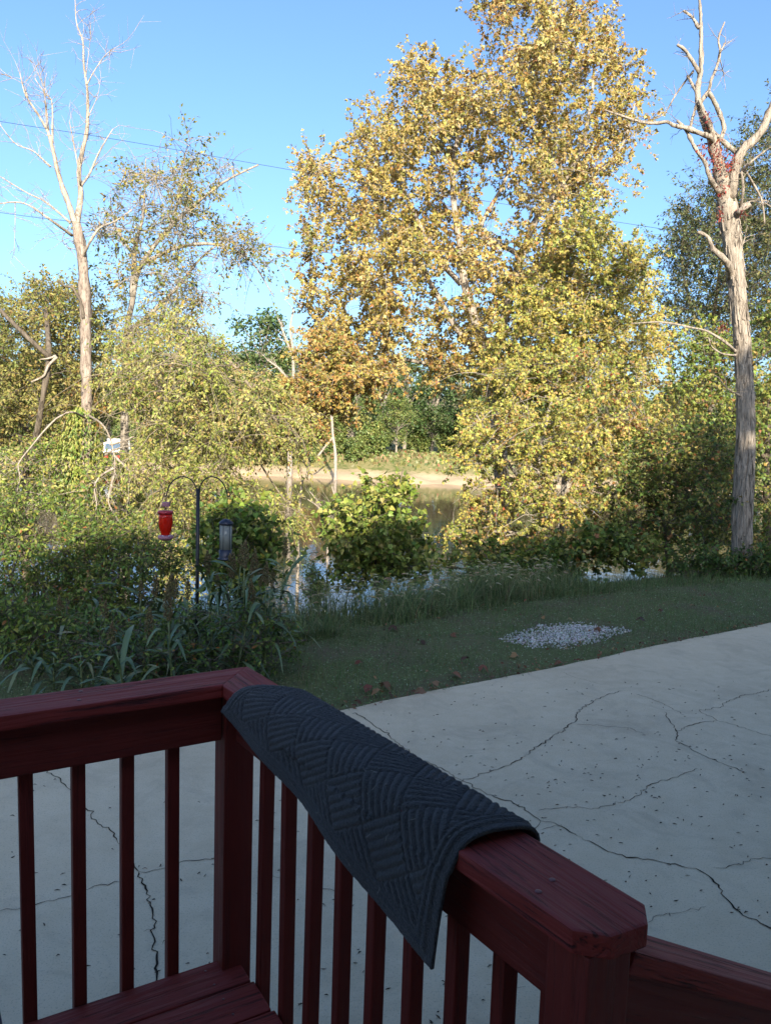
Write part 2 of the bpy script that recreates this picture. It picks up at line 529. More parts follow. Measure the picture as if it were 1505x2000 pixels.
for sgn in (-1, 1):
    c_ = hp(1.25, -4.9 + sgn * 2.05, 4.93)
    me = bevel_box('roof', 19.5, 5.65, 0.16, 0.02, 1)
    link('roof', me, m_roof, house, frame(c_, HD, HN * (sgn * .69) + Vector((0, 0, .724))))
for s_ in (-7.9, 10.4):                                    # gable ends
    pr_ = prism('gable', [(-3.6, 0), (3.6, 0), (0, 3.75)], -.08, .08, 0)
    link('gable', pr_, m_wall, house, Matrix.Translation(hp(s_, -4.9, 2.95)) @ Matrix(((HN.x, 0, HD.x, 0), (HN.y, 0, HD.y, 0), (0, 1, 0, 0), (0, 0, 0, 1))))
hbox('porch_roof', -8, 6, -1.195, 0.35, 3.02, 3.16, m_wall)

# ================================================================== porch deck and railing
aL, aR = math.radians(31.2), math.radians(34.2)
LD = Vector((-math.cos(aL), -math.sin(aL), 0))        # along the left rail
RD = Vector((math.sin(aR), -math.cos(aR), 0))         # along the right rail
OC = Vector((-.415, 2.40, 0))                         # outer corner of the cap rails
UP = Vector((0, 0, 1))
def dk(a, b, z): return OC + LD * a + RD * b + UP * z
TOP, DECK = 1.31, 0.40

bw = 0.14
deck = tag(empty('porch_deck', dk(.6, .8, 0)), 'porch deck of dark red painted boards inside the railing', 'deck')
bw = 0.14
k = 0
yb = 0.055
while yb < 2.6:
    ln = 2.9
    a0 = 0.055
    me = bevel_box('deck_board', ln, bw - 0.006, 0.032, 0.005)
    cz = DECK - 0.016 - random.uniform(0, 0.0015)
    link('deck_board', me, M_WOOD, deck, frame(dk(a0 + ln / 2, yb + bw / 2, cz), LD, UP))
    yb += bw
    k += 1
for (p, d, ln) in ((dk(1.5, .075, .262), LD, 2.86), (dk(.075, 1.36, .262), RD, 2.6)):
    link('rim_joist', bevel_box('rim_joist', ln, .038, .235, .004), M_WOOD_SMOOTH, deck, frame(p, d, UP))
for a_ in (.2, 1.6, 2.8):
    for b_ in (.2, 2.4):
        link('footing_post', bevel_box('footing_post', .09, .09, .36, .004), M_WOOD_SMOOTH, deck, frame(dk(a_, b_, .18), LD, UP))

rail = tag(empty('porch_railing', dk(0.07, 0.07, DECK)), 'dark red wooden porch railing turning a corner with square balusters', 'railing')
# the two cap boards, mitred at the corner
def cap(name, outline_ab, along, org, z0, z1, mat):
    Mx = frame(org, along, UP)
    inv = Mx.inverted()
    pts = [(lambda v: (v.x, v.y))(inv @ dk(a, b, org.z)) for a, b in outline_ab]
    ar = sum(pts[i][0] * pts[(i + 1) % len(pts)][1] - pts[(i + 1) % len(pts)][0] * pts[i][1] for i in range(len(pts)))
    if ar < 0: pts = pts[::-1]
    return link(name, prism(name, pts, z0 - org.z, z1 - org.z, 0.006), mat, rail, Mx)
g = 0.0012
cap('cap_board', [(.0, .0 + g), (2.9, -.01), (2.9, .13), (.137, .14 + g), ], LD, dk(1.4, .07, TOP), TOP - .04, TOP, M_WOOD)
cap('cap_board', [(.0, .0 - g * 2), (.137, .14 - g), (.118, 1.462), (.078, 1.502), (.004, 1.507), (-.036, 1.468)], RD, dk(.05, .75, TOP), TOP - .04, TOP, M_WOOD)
zc = (TOP - .04)
# fascia boards under the caps
def board(name, a0, b0, a1, b1, z0, z1, th, mat=M_WOOD_SMOOTH, par=rail):
    p, q_ = dk(a0, b0, 0), dk(a1, b1, 0)
    me = bevel_box(name, (q_ - p).length, th, z1 - z0, .004)
    return link(name, me, mat, par, frame((p + q_) / 2 + UP * (z0 + z1) / 2, q_ - p, UP))
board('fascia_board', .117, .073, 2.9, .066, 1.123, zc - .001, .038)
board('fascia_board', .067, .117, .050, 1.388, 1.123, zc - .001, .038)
# posts
def upright(name, a, b, z0, z1, sx, sy, mat=M_WOOD_SMOOTH, par=rail, lean=0.0):
    me = bevel_box(name, z1 - z0, sx, sy, .005)
    ex = UP + LD * lean
    return link(name, me, mat, par, frame(dk(a, b, (z0 + z1) / 2), ex, LD))
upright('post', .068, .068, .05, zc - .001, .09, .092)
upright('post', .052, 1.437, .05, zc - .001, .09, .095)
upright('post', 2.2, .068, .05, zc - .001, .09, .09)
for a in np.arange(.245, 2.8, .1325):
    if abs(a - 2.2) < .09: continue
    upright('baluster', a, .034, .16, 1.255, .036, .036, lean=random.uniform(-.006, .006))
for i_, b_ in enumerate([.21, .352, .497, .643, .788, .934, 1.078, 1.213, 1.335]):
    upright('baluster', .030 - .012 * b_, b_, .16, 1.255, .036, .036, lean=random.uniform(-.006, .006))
# nail heads on the caps
def nail(a, b):
    V, P = lathe([(0.0, 0), (.0062, 0), (.0058, .0018), (.002, .0024), (0.0001, .0024)], 10)
    g_ = Geo()
    g_.add(V + np.array(dk(a, b, TOP - .0006)), P)
    g_.build('nail_head', M_GALV, rail)
for s_i in range(4):                                       # screws in the deck boards
    for a in (.16, .62, 1.1):
        for db in (.035, .105):
            V, P = lathe([(0.0, 0), (.0042, 0), (.0042, .0008), (.0001, .0008)], 8)
            g_ = Geo()
            g_.add(V + np.array(dk(a, .055 + bw * s_i + db, DECK - .0005)), P)
            g_.build('screw_head', M_GALV, deck)
for a, b in ((.045, 1.345), (.09, 1.36), (.5, .03), (.52, .1), (.9, .04)): nail(a, b)

# stair handrail falling away from the end post
stair = tag(empty('stair_handrail', dk(-.8, 1.43, 0)), 'sloping red handrail of the steps beyond the end post', 'handrail')
sl = 0.533
sdir = (LD * -1 + UP * -sl).normalized()
def srun(name, a0, a1, bm_, zoff, wdt, th, mat):
    p, q_ = dk(a0, bm_, 1.247 + a0 * sl + zoff), dk(a1, bm_, 1.247 + a1 * sl + zoff)
    return link(name, bevel_box(name, (q_ - p).length, wdt, th, .005), mat, stair, frame((p + q_) / 2, q_ - p, UP))
srun('cap_board', -.005, -1.35, 1.425, -.02, .105, .038, M_WOOD)
srun('fascia_board', -.005, -1.33, 1.43, -.120, .038, .15, M_WOOD_SMOOTH)
for a in np.arange(-.14, -1.15, -.125):
    z1 = 1.247 + a * sl - .12
    link('baluster', bevel_box('baluster', z1 - (z1 - .72), .036, .036, .004), M_WOOD_SMOOTH, stair, frame(dk(a, 1.395, z1 - .36), UP, LD))
zt = 1.247 - 1.3 * sl
link('post', bevel_box('post', zt, .09, .09, .005), M_WOOD_SMOOTH, stair, frame(dk(-1.40, 1.43, zt / 2), UP, LD))
link('bottom_rail', bevel_box('bottom_rail', 1.48, .038, .09, .005), M_WOOD_SMOOTH, stair, frame(dk(-.66, 1.425, .40), sdir, UP))

# ================================================================== the doormat hung over the railing
prof = spline([(-.056, 1.02), (-.053, 1.16), (-.050, 1.25), (-.045, 1.298), (-.024, 1.320), (.025, 1.331), (.08, 1.333), (.124, 1.318), (.150, 1.27), (.162, 1.19), (.168, 1.09), (.170, .95), (.170, .75)], 240)
pl_ = np.concatenate([[0], np.cumsum(np.linalg.norm(np.diff(prof, axis=0), axis=1))])
q_out = pl_[np.argmin(np.abs(prof[:, 0] + .012) + (prof[:, 1] < 1.3))]          # q = 0 there
q_in = pl_[np.argmin(np.abs(prof[:, 0] - .150) + np.abs(prof[:, 1] - 1.27))]
hang0 = q_in - q_out
# mat corners as (along the rail, across it)
cA, cB, cC, cD = np.array([.19, hang0 + .02]), np.array([1.18, hang0 + .185]), np.array([1.215, -.17]), np.array([.40, -.22])
NU, NV = 310, 176
u, v = np.meshgrid(np.linspace(0, 1, NU), np.linspace(0, 1, NV), indexing='ij')
uv = lambda f: f[..., None]
pq = (1 - uv(u)) * (1 - uv(v)) * cA + uv(u) * (1 - uv(v)) * cB + uv(u) * uv(v) * cC + (1 - uv(u)) * uv(v) * cD
cut = 0.055                                           # slightly rounded corners are left square, edges wander a little
pq[..., 1] += 0.004 * np.sin(u * 9) * (1 - v)
qa = np.clip(pq[..., 1] + q_out, 0, pl_[-1])
A_, Z_ = np.interp(qa, pl_, prof[:, 0]), np.interp(qa, pl_, prof[:, 1])
sag = 0.006 * np.sin(pq[..., 0] * 7 + 1) + 0.004 * np.sin(pq[..., 0] * 17)
A_ = A_ - 0.030 * (pq[..., 0] - .4) * 0.55 + sag * (qa > q_in)
ao, bo = np.array(LD), np.array(RD)
P0 = np.array(OC)[None, None] + A_[..., None] * ao + pq[..., 0:1] * bo + Z_[..., None] * np.array([0, 0, 1.0])
du, dv = np.gradient(P0, axis=0), np.gradient(P0, axis=1)
nn_ = nrm(np.cross(dv, du))
if nn_[NU // 2, NV // 2, 2] < 0: nn_ = -nn_
LU, LV = 1.0, .60
um, vm = u * LU, v * LV
s_, t_ = (um + vm) / math.sqrt(2), (um - vm) / math.sqrt(2) + 3.0
cell, nr = 0.122, 6
par = (np.floor(s_ / cell) + np.floor(t_ / cell)) % 2
rc = np.where(par == 0, s_, t_) % cell / cell * nr
oth = np.where(par == 0, t_, s_) % cell
hgt = np.abs(np.sin(np.pi * rc)) ** 0.55
hgt = hgt * sstep(0, .004, np.minimum(oth, cell - oth))
eb = np.minimum(np.minimum(um, LU - um), np.minimum(vm, LV - vm))
bandh = np.abs(np.sin(np.pi * np.clip((eb - .020) / .0165, 0, 2))) ** 0.55
hgt = np.where(eb < .020, .25, np.where(eb < .053, bandh, hgt))
hgt = hgt * sstep(-.002, .004, eb)
P1 = P0 + nn_ * (hgt * .0062 + .0006 * rng.standard_normal(hgt.shape))[..., None]
ui, vi = np.meshgrid(np.arange(NU - 1), np.arange(NV - 1), indexing='ij')
qd = np.stack([ui * NV + vi, ui * NV + vi + 1, (ui + 1) * NV + vi + 1, (ui + 1) * NV + vi], -1).reshape(-1, 4)
Bt = P0[::1] - nn_ * .006
nb = NU * NV
per = np.concatenate([np.arange(NV), np.arange(1, NU) * NV + NV - 1, (NU - 1) * NV + np.arange(NV - 2, -1, -1), np.arange(NU - 2, 0, -1) * NV])
sid = np.stack([per, np.roll(per, -1), np.roll(per, -1) + nb, per + nb], -1)
V = np.concatenate([P1.reshape(-1, 3), Bt.reshape(-1, 3)])
# orient faces outwards
q0 = qd[len(qd) // 2]
fn = np.cross(V[q0[1]] - V[q0[0]], V[q0[2]] - V[q0[0]])
if np.dot(fn, nn_.reshape(-1, 3)[q0[0]]) < 0: qd, sid = qd[:, ::-1], sid[:, ::-1]
mm, n, b = new_mat('mat_felt')
t = N(n, 'ShaderNodeTexCoord')
f = noise(n, t.outputs['Object'], 300, 4, .75)
f2 = noise(n, t.outputs['Object'], 11, 4, .6)
n.links.new(mix(n, ramp(n, f, [(.4, (0, 0, 0)), (.72, (1, 1, 1))]), mix(n, f2, (.0145, .0138, .0132), (.0235, .0225, .0215)), (.085, .082, .079)), b.inputs['Base Color'])
b.inputs['Roughness'].default_value = 0.95
b.inputs['Specular IOR Level'].default_value = 0.1
b.inputs['Sheen Weight'].default_value = 0.3
b.inputs['Sheen Roughness'].default_value = 0.4
bump(n, b, f, 1.0, 0.008)
org = dk(.1, .75, TOP)
V = V - np.array(org)
mo = link('doormat', npmesh('doormat', V, [qd, qd[:, ::-1] + nb, sid[:, ::-1]]), mm, None, Matrix.Translation(org))
tag(mo, 'charcoal ribbed doormat with basketweave pattern draped over the railing', 'doormat')
# lint and bits of straw caught in the pile: part of the mat
gl = Geo()
for _ in range(60):
    iu, iv = random.randrange(12, NU - 12), random.randrange(6, int(NV * .75))
    c_ = P1[iu, iv] + nn_[iu, iv] * .0012
    d1 = nrm(du[iu, iv] * random.uniform(-1, 1) + dv[iu, iv] * random.uniform(-2, 2))
    d2 = nrm(np.cross(nn_[iu, iv], d1))
    ln = random.choice([.0015, .002, .003, .005, .009])
    pts = np.array([c_ - d1 * ln, c_ + d2 * ln * random.uniform(-.4, .4) + nn_[iu, iv] * .001, c_ + d1 * ln])
    gl.add(*tubes(pts[None], np.full((1, 3), .0006), 3, False))
lint = gl.build('lint', plain('lint', (.30, .29, .26), .9), mo)
tag(lint, kind='stuff')

# ================================================================== leaves, twigs and trees
LF = {}
def _leaf(name, V, F): LF[name] = (np.array(V, float), np.array(F, int))
_leaf('lobed', [(0, .38, .03), (0, 0, 0), (.30, .02, -.05), (.52, .42, -.10), (.22, .52, 0), (0, 1, -.08), (-.22, .52, 0), (-.52, .42, -.10), (-.30, .02, -.05)],
      [(0, 1, 2), (0, 2, 3), (0, 3, 4), (0, 4, 5), (0, 5, 6), (0, 6, 7), (0, 7, 8), (0, 8, 1)])
_leaf('star', [(0, 0, 0), (.50, .34, -.08), (.20, .50, .02), (0, 1, -.09), (-.20, .50, .02), (-.50, .34, -.08)], [(0, 1, 2), (0, 2, 4), (2, 3, 4), (0, 4, 5)])
_leaf('oval', [(0, 0, 0), (.25, .42, .07), (0, 1, -.07), (-.25, .42, .07)], [(0, 1, 2), (0, 2, 3)])
_leaf('narrow', [(0, 0, 0), (.13, .4, .04), (0, .5, -.01), (-.13, .4, .04), (0, 1, -.12)], [(0, 1, 2), (2, 1, 4), (0, 2, 3), (2, 4, 3)])
_leaf('heart', [(0, .35, -.03), (0, .06, 0), (.26, -.06, .05), (.42, .22, .07), (.26, .62, .03), (0, 1, -.12), (-.26, .62, .03), (-.42, .22, .07), (-.26, -.06, .05)],
      [(0, 1, 2), (0, 2, 3), (0, 3, 4), (0, 4, 5), (0, 5, 6), (0, 6, 7), (0, 7, 8), (0, 8, 1)])
_leaf('card', [(-.4, 0, 0), (.35, .1, .05), (.45, .8, 0), (-.3, 1, .1)], [(0, 1, 2), (0, 2, 3)])

def add_leaves(geo, pos, tdir, nup, size, col, kind):
    LV, LFc = LF[kind]
    t = nrm(tdir)
    x = nrm(np.cross(t, nup))
    z = np.cross(x, t)
    sz = np.asarray(size)[:, None, None]
    V = (LV[None, :, 0:1] * x[:, None] + LV[None, :, 1:2] * t[:, None] + LV[None, :, 2:3] * z[:, None]) * sz + pos[:, None]
    m, k = len(pos), len(LV)
    F = (LFc[None] + (np.arange(m) * k)[:, None, None]).reshape(-1, LFc.shape[1])
    geo.add(V.reshape(-1, 3), [F], np.repeat(col, k, 0))

def palette(pal, n, r, clump=None, nclump=0, jit=0.12):
    """pal: list of (weight, rgb); each clump leans to a few of the colours"""
    W = np.array([p[0] for p in pal], float)
    C = np.array([p[1] for p in pal], float)
    W /= W.sum()
    if clump is None:
        i = r.choice(len(C), n, p=W)
    else:
        cw = W[None] * r.gamma(0.9, 1.0, (nclump, len(C)))
        cw /= cw.sum(1, keepdims=True)
        cum = np.cumsum(cw[clump], 1)
        i = np.minimum((r.random(n)[:, None] > cum).sum(1), len(C) - 1)
    return np.clip(C[i] * (1 + jit * r.standard_normal((n, 1))) * (1 + 0.07 * r.standard_normal((n, 3))), 0.004, 0.75)

def in_poly(P, poly):
    x, y = P[:, 0], P[:, 1]
    c = np.zeros(len(P), bool)
    q = np.asarray(poly, float)
    for (x0, y0), (x1, y1) in zip(q, np.roll(q, -1, 0)):
        with np.errstate(divide='ignore', invalid='ignore'):
            c ^= ((y0 > y) != (y1 > y)) & (x < (x1 - x0) * (y - y0) / (y1 - y0 + 1e-12) + x0)
    return c

def edge_dist(P, poly):
    q = np.asarray(poly, float)
    best = np.full(len(P), 1e9)
    for a, b in zip(q, np.roll(q, -1, 0)):
        d = b - a
        t = np.clip(((P - a) @ d) / (d @ d), 0, 1)
        best = np.minimum(best, np.linalg.norm(P - (a + t[:, None] * d), axis=1))
    return best

def limb(geo, pts, r0, r1, sides=8, n=None, rough=0.10, r=rng):
    P = spline(pts, n or max(6, len(pts) * 4))
    K = len(P)
    R = r0 + (r1 - r0) * np.linspace(0, 1, K) ** 0.85
    R = R * (1 + rough * r.standard_normal(K) * 0.5)
    V, polys = tubes(P[None], R[None], sides)
    V = V.reshape(K, sides, 3)
    c = P[:, None]
    V = c + (V - c) * (1 + rough * r.standard_normal((K, sides, 1)))
    geo.add(V.reshape(-1, 3), polys)
    return P, R

def base_down(p, dx=0.0):
    return np.array([p[0] + dx, p[1], float(terrain(p[0] + dx, p[1])) - 0.25])

def tree(name, label, cat, D, stems, poly, depth, nclump, clump_r, ntwig, nleaf, size, kind, pal, bark_m, seed,
         group=None, droop=0.0, holes=(), upbias=0.8, bare=0.0, leafm=None, twig_r=0.006, arcs=0, edge=0.5, face=0.0, spread=1.0):
    r = np.random.default_rng(seed)
    b0 = at(stems[0][0][0][0], stems[0][0][0][1], D + (stems[0][0][0][2] if len(stems[0][0][0]) > 2 else 0))
    o = tag(empty(name, (b0[0], b0[1], float(terrain(b0[0], b0[1])))), label, cat, group)
    tg, bg_, lg = Geo(), Geo(), Geo()
    SK, SR = [], []
    for k, (pts, r0, r1) in enumerate(stems):
        wp = [at(p[0], p[1], D + (p[2] if len(p) > 2 else 0)) for p in pts]
        if k == 0: wp = [base_down(wp[0])] + wp
        P, R = limb(tg if k == 0 else bg_, wp, r0, r1, 9, rough=0.07, r=r)
        SK.append(P); SR.append(R)
    SK, SR = np.concatenate(SK), np.concatenate(SR)
    # clump centres inside the outline, thick in the middle and thin at the rim
    q = np.asarray(poly, float)
    lo, hi = q.min(0), q.max(0)
    cand = r.uniform(lo, hi, (nclump * 40, 2))
    cand = cand[in_poly(cand, poly)]
    e = edge_dist(cand, poly)
    pxr = clump_r / D * FPX
    keep = e > pxr * edge
    cand, e = cand[keep], e[keep]
    em = max(e.max(), 1)
    dyy = r.uniform(-1, 1, len(cand)) * depth * np.sqrt(np.clip(e / em * 1.3 + .12, 0, 1))
    W = np.array([at(a, b_, D + d) for (a, b_), d in zip(cand[:nclump * 6], dyy[:nclump * 6])])
    sel = [0]
    md = clump_r * 0.75
    for i in range(1, len(W)):
        if len(sel) >= nclump: break
        if np.min(np.linalg.norm(W[sel] - W[i], axis=1)) > md: sel.append(i)
        else: md *= 0.9985
    Cc = W[sel]
    gz = terrain(Cc[:, 0], Cc[:, 1])
    Cc = Cc[Cc[:, 2] > gz + 0.1]
    nc = len(Cc)
    order = np.argsort([np.min(np.linalg.norm(SK - c, axis=1)) for c in Cc])
    for i in order:
        c = Cc[i]
        dv_ = c - SK
        cost = np.linalg.norm(dv_, axis=1) + 0.7 * np.maximum(0, SK[:, 2] - c[2]) * (1 - min(droop, .9))
        j = int(np.argmin(cost))
        p0, pr = SK[j], SR[j]
        L_ = np.linalg.norm(c - p0)
        if L_ < 0.05: continue
        ctrl = p0 + (c - p0) * 0.5 + np.array([0, 0, 0.16 * L_ * (1 - .3 * droop) + 0.35 * droop * L_]) + r.normal(0, 0.07 * L_, 3)
        tt = np.linspace(0, 1, 7)[:, None]
        P = (1 - tt) ** 2 * p0 + 2 * tt * (1 - tt) * ctrl + tt ** 2 * c
        P[1:-1] += r.normal(0, 0.02 * L_, (5, 3))
        ra = min(pr * 0.72, 0.010 + 0.0135 * L_)
        R = np.linspace(ra, max(ra * 0.45, twig_r), 7)
        bg_.add(*tubes(P[None], R[None], 5, False))
        SK, SR = np.concatenate([SK, P[1:]]), np.concatenate([SR, R[1:]])
    # twigs
    T = nc * ntwig
    ci = np.repeat(np.arange(nc), ntwig)
    d = nrm(r.standard_normal((T, 3)) + np.array([0, 0, .25 * (1 - droop)]))
    start = Cc[ci] + r.normal(0, clump_r * 0.16, (T, 3))
    ln = clump_r * r.uniform(0.55, 1.35, T) * spread
    s5 = np.linspace(0, 1, 5)
    P = start[:, None] + d[:, None] * (ln[:, None] * s5)[..., None]
    P[..., 2] += -(droop * 1.1 + .12) * ln[:, None] * s5 ** 2
    P += np.cumsum(r.normal(0, 0.035, P.shape) * ln[:, None, None], 1)
    bg_.add(*tubes(P, np.linspace(twig_r, twig_r * 0.4, 5)[None].repeat(T, 0), 3, False), np.array([0, 0, 0]))
    if arcs:                                              # long bare shoots arching out of the crown
        k = r.integers(len(SK) // 3, len(SK), arcs)
        da = nrm(r.standard_normal((arcs, 3)) * np.array([1, .8, .25]) + np.array([0, -.4, .35]))
        la = r.uniform(.7, 1.9, arcs)
        s8 = np.linspace(0, 1, 8)
        Pa = SK[k][:, None] + da[:, None] * (la[:, None] * s8)[..., None]
        Pa[..., 2] -= r.uniform(.2, .9, arcs)[:, None] * la[:, None] * s8 ** 2
        Pa += np.cumsum(r.normal(0, .02, Pa.shape) * la[:, None, None], 1)
        bg_.add(*tubes(Pa, np.linspace(.009, .003, 8)[None].repeat(arcs, 0), 4, False))
    # leaves along the twigs
    has = r.random(nc)[ci] > bare
    ti = np.repeat(np.arange(T)[has], nleaf)
    m = len(ti)
    tp = r.uniform(0.12, 1.06, m) ** 0.85
    k0 = np.clip((tp * 4).astype(int), 0, 3)
    fr = tp * 4 - k0
    pos = P[ti, k0] * (1 - fr[:, None]) + P[ti, k0 + 1] * fr[:, None]
    side = nrm(r.standard_normal((m, 3)))
    td = nrm(side * 1.0 + d[ti] * .6 + np.array([0, 0, -.45 - droop * .5]))
    pos = pos + side * size * 0.35
    nu = np.array([0, 0, upbias]) + np.array([0.1, -face, 0]) + r.standard_normal((m, 3)) * 0.55
    if len(holes):
        v = pos - np.array([0, 0, ZC])
        dep = v[:, 1] * _cp + v[:, 2] * _sp
        hx = v[:, 0] * _cr + (v[:, 2] * _cp - v[:, 1] * _sp) * _sr
        hy = -v[:, 0] * _sr + (v[:, 2] * _cp - v[:, 1] * _sp) * _cr
        sx_, sy_ = 752.5 + FPX * hx / dep, 1000 - FPX * hy / dep
        ok = np.ones(m, bool)
        for (x_, y_, rr) in holes: ok &= (sx_ - x_) ** 2 + (sy_ - y_) ** 2 > rr * rr * r.uniform(.7, 1.3, m)
        pos, td, nu, ti = pos[ok], td[ok], nu[ok], ti[ok]
        m = len(pos)
    okz = pos[:, 2] > terrain(pos[:, 0], pos[:, 1]) + .02
    pos, td, nu, ti = pos[okz], td[okz], nu[okz], ti[okz]
    m = len(pos)
    col = palette(pal, m, r, ci[ti], nc)
    add_leaves(lg, pos, td, nu, size * r.uniform(0.65, 1.3, m), col, kind)
    tg.build('trunk', bark_m, o)
    bg_.build('branches', bark_m, o)
    lg.build('crown', leafm or M_LEAF, o, smooth=False)
    return o

def twigs_on(geo, P, n, ln, r, rad=0.008, up=0.5, t0=0.3, kids=2):
    """bare twigs along a limb, each with a few of its own"""
    i = r.integers(int(len(P) * t0), len(P), n)
    d = nrm(r.standard_normal((n, 3)) * np.array([1, .8, .6]) + np.array([0, 0, up]) + 0.7 * nrm(P[np.minimum(i + 1, len(P) - 1)] - P[np.maximum(i - 1, 0)]))
    L_ = ln * r.uniform(.4, 1.3, n)
    s = np.linspace(0, 1, 5)
    T = P[i][:, None] + d[:, None] * (L_[:, None] * s)[..., None]
    T += np.cumsum(r.normal(0, .05, T.shape) * L_[:, None, None], 1) * (s > 0)[None, :, None]
    geo.add(*tubes(T, np.linspace(rad, rad * .35, 5)[None].repeat(n, 0), 4, False))
    if kids:
        j = np.repeat(np.arange(n), kids)
        k = r.integers(1, 4, n * kids)
        d2 = nrm(d[j] + .9 * r.standard_normal((n * kids, 3)) + np.array([0, 0, up * .5]))
        L2 = L_[j] * r.uniform(.3, .7, n * kids)
        s4 = np.linspace(0, 1, 4)
        T2 = T[j, k][:, None] + d2[:, None] * (L2[:, None] * s4)[..., None]
        geo.add(*tubes(T2, np.linspace(rad * .55, rad * .25, 4)[None].repeat(n * kids, 0), 3, False))

# ---- colours of leaves as they are (autumn yellows, browns and greens)
GOLD = [(5, (.38, .285, .072)), (4, (.32, .25, .064)), (3, (.45, .365, .14)), (2.4, (.26, .155, .045)), (1.8, (.23, .225, .058)), (.4, (.29, .13, .04))]
BRASS = [(4, (.32, .215, .055)), (3, (.36, .205, .06)), (2, (.40, .29, .10)), (2, (.25, .12, .04)), (1.4, (.22, .22, .06))]
YELLOW = [(4, (.44, .385, .085)), (4, (.36, .345, .075)), (3.4, (.23, .255, .055)), (2, (.40, .285, .09)), (1.5, (.31, .18, .06)), (.15, (.32, .09, .04))]
LIME = [(4, (.27, .285, .062)), (4, (.335, .325, .085)), (2, (.185, .23, .047)), (1.8, (.39, .345, .12)), (1.5, (.30, .215, .085))]
GREENGOLD = [(4, (.21, .23, .05)), (3, (.29, .255, .06)), (2, (.14, .18, .04)), (1.4, (.33, .235, .07)), (.5, (.28, .13, .04))]
OLIVE = [(4, (.16, .17, .04)), (3, (.24, .22, .05)), (2, (.10, .13, .03)), (1, (.32, .25, .07))]
DARK = [(4, (.060, .105, .022)), (3, (.085, .140, .030)), (2, (.12, .17, .035)), (.8, (.22, .23, .05)), (.25, (.30, .13, .04))]
MID = [(4, (.10, .16, .030)), (3, (.15, .21, .035)), (2, (.21, .26, .045)), (1, (.30, .30, .06))]
GREYGREEN = [(4, (.10, .125, .055)), (3, (.14, .15, .06)), (2, (.075, .10, .045)), (1, (.22, .20, .07))]
REDV = [(4, (.26, .030, .025)), (3, (.17, .020, .025)), (2, (.34, .10, .04))]

# ------------------------------------------------------------------ the great sycamore
SYC_POLY = [(905, -60), (1020, -120), (1130, -70), (1170, 10), (1240, 55), (1285, 75), (1252, 170), (1265, 270), (1250, 320), (1295, 370), (1240, 400), (1200, 440), (1150, 520), (1110, 640), (1095, 740), (1000, 800), (900, 790), (850, 750), (800, 735), (700, 745), (640, 735), (585, 700), (572, 560), (565, 440), (600, 395), (540, 355), (590, 290), (640, 265), (680, 235), (745, 195), (748, 105), (830, 90), (895, 130), (935, 100)]
tree('sycamore_tree', 'tall golden brown sycamore with pale limbs standing before the river', 'tree', 20,
     [([(985, 1120), (982, 1000), (975, 880), (965, 780), (955, 700)], .24, .17),
      ([(955, 700), (925, 620), (905, 545), (898, 480), (886, 400), (884, 330), (900, 230), (922, 150)], .14, .03),
      ([(960, 720), (985, 620), (1012, 520), (1047, 428), (1090, 369), (1128, 305), (1150, 220), (1160, 130)], .14, .03),
      ([(955, 710), (890, 640), (850, 570), (800, 480), (740, 400), (690, 340)], .10, .025),
      ([(900, 555), (860, 510), (820, 440), (780, 345), (790, 250), (800, 180)], .075, .02),
      ([(1020, 500), (960, 470), (935, 455), (950, 417), (990, 340), (1010, 220), (1025, 130)], .07, .02),
      ([(1090, 370), (1150, 350), (1210, 290), (1240, 200)], .06, .02),
      ([(960, 740), (880, 720), (780, 700), (680, 690), (620, 660)], .08, .02)],
     SYC_POLY, 3.4, 290, .70, 13, 26, .086, 'star', GOLD, M_BARK_PALE, 3, holes=[(890, 555, 26), (884, 395, 16), (1050, 428, 14), (690, 600, 16), (955, 440, 14), (640, 500, 12)], face=.8, upbias=.5)
tree('sweetgum_tree', 'green and gold tree rising before the right side of the tall sycamore', 'tree', 17,
     [([(1092, 1120), (1100, 950), (1120, 800), (1135, 690), (1142, 580), (1150, 480), (1158, 380)], .085, .02),
      ([(1130, 760), (1080, 680), (1040, 600)], .05, .015), ([(1138, 640), (1200, 580), (1250, 530)], .05, .015)],
     [(1160, 350), (1190, 420), (1245, 450), (1300, 495), (1290, 570), (1340, 640), (1310, 720), (1200, 780), (1060, 800), (950, 790), (915, 720), (935, 640), (985, 590), (1040, 500), (1095, 420)],
     1.7, 118, .55, 12, 23, .073, 'star', GREENGOLD + YELLOW[:2] + YELLOW[:2] + GOLD[:2], M_BARK_GREY, 5, holes=[(1115, 690, 9)], face=.8, upbias=.5)
tree('yellow_maple_tree', 'bushy bright yellow maple reaching down to the grass by the water', 'tree', 15,
     [([(1075, 1150), (1072, 1080), (1060, 1000), (1050, 930), (1060, 850), (1080, 770), (1100, 710)], .055, .02),
      ([(1060, 1000), (1010, 930), (960, 860), (930, 810)], .05, .015), ([(1055, 960), (1100, 920), (1160, 860), (1230, 790)], .05, .015),
      ([(1068, 1060), (1000, 1040), (920, 1040), (870, 1050)], .04, .012), ([(1070, 1060), (1110, 1000), (1150, 980)], .04, .012)],
     [(895, 800), (935, 735), (1010, 690), (1080, 680), (1160, 680), (1240, 690), (1300, 735), (1340, 800), (1310, 860), (1260, 900), (1220, 950), (1180, 1010), (1140, 1070), (1115, 1130), (1000, 1150), (900, 1120), (850, 1070), (840, 1035), (870, 1000), (905, 960), (868, 920), (885, 870)],
     1.9, 145, .45, 12, 23, .061, 'star', YELLOW, M_BARK_GREY, 7, holes=[(1100, 950, 16), (880, 1000, 18), (985, 1075, 12), (1000, 920, 14), (930, 960, 12), (1060, 860, 10), (960, 830, 9), (1180, 800, 10), (1030, 1010, 12)], face=.8, upbias=.5, arcs=40)

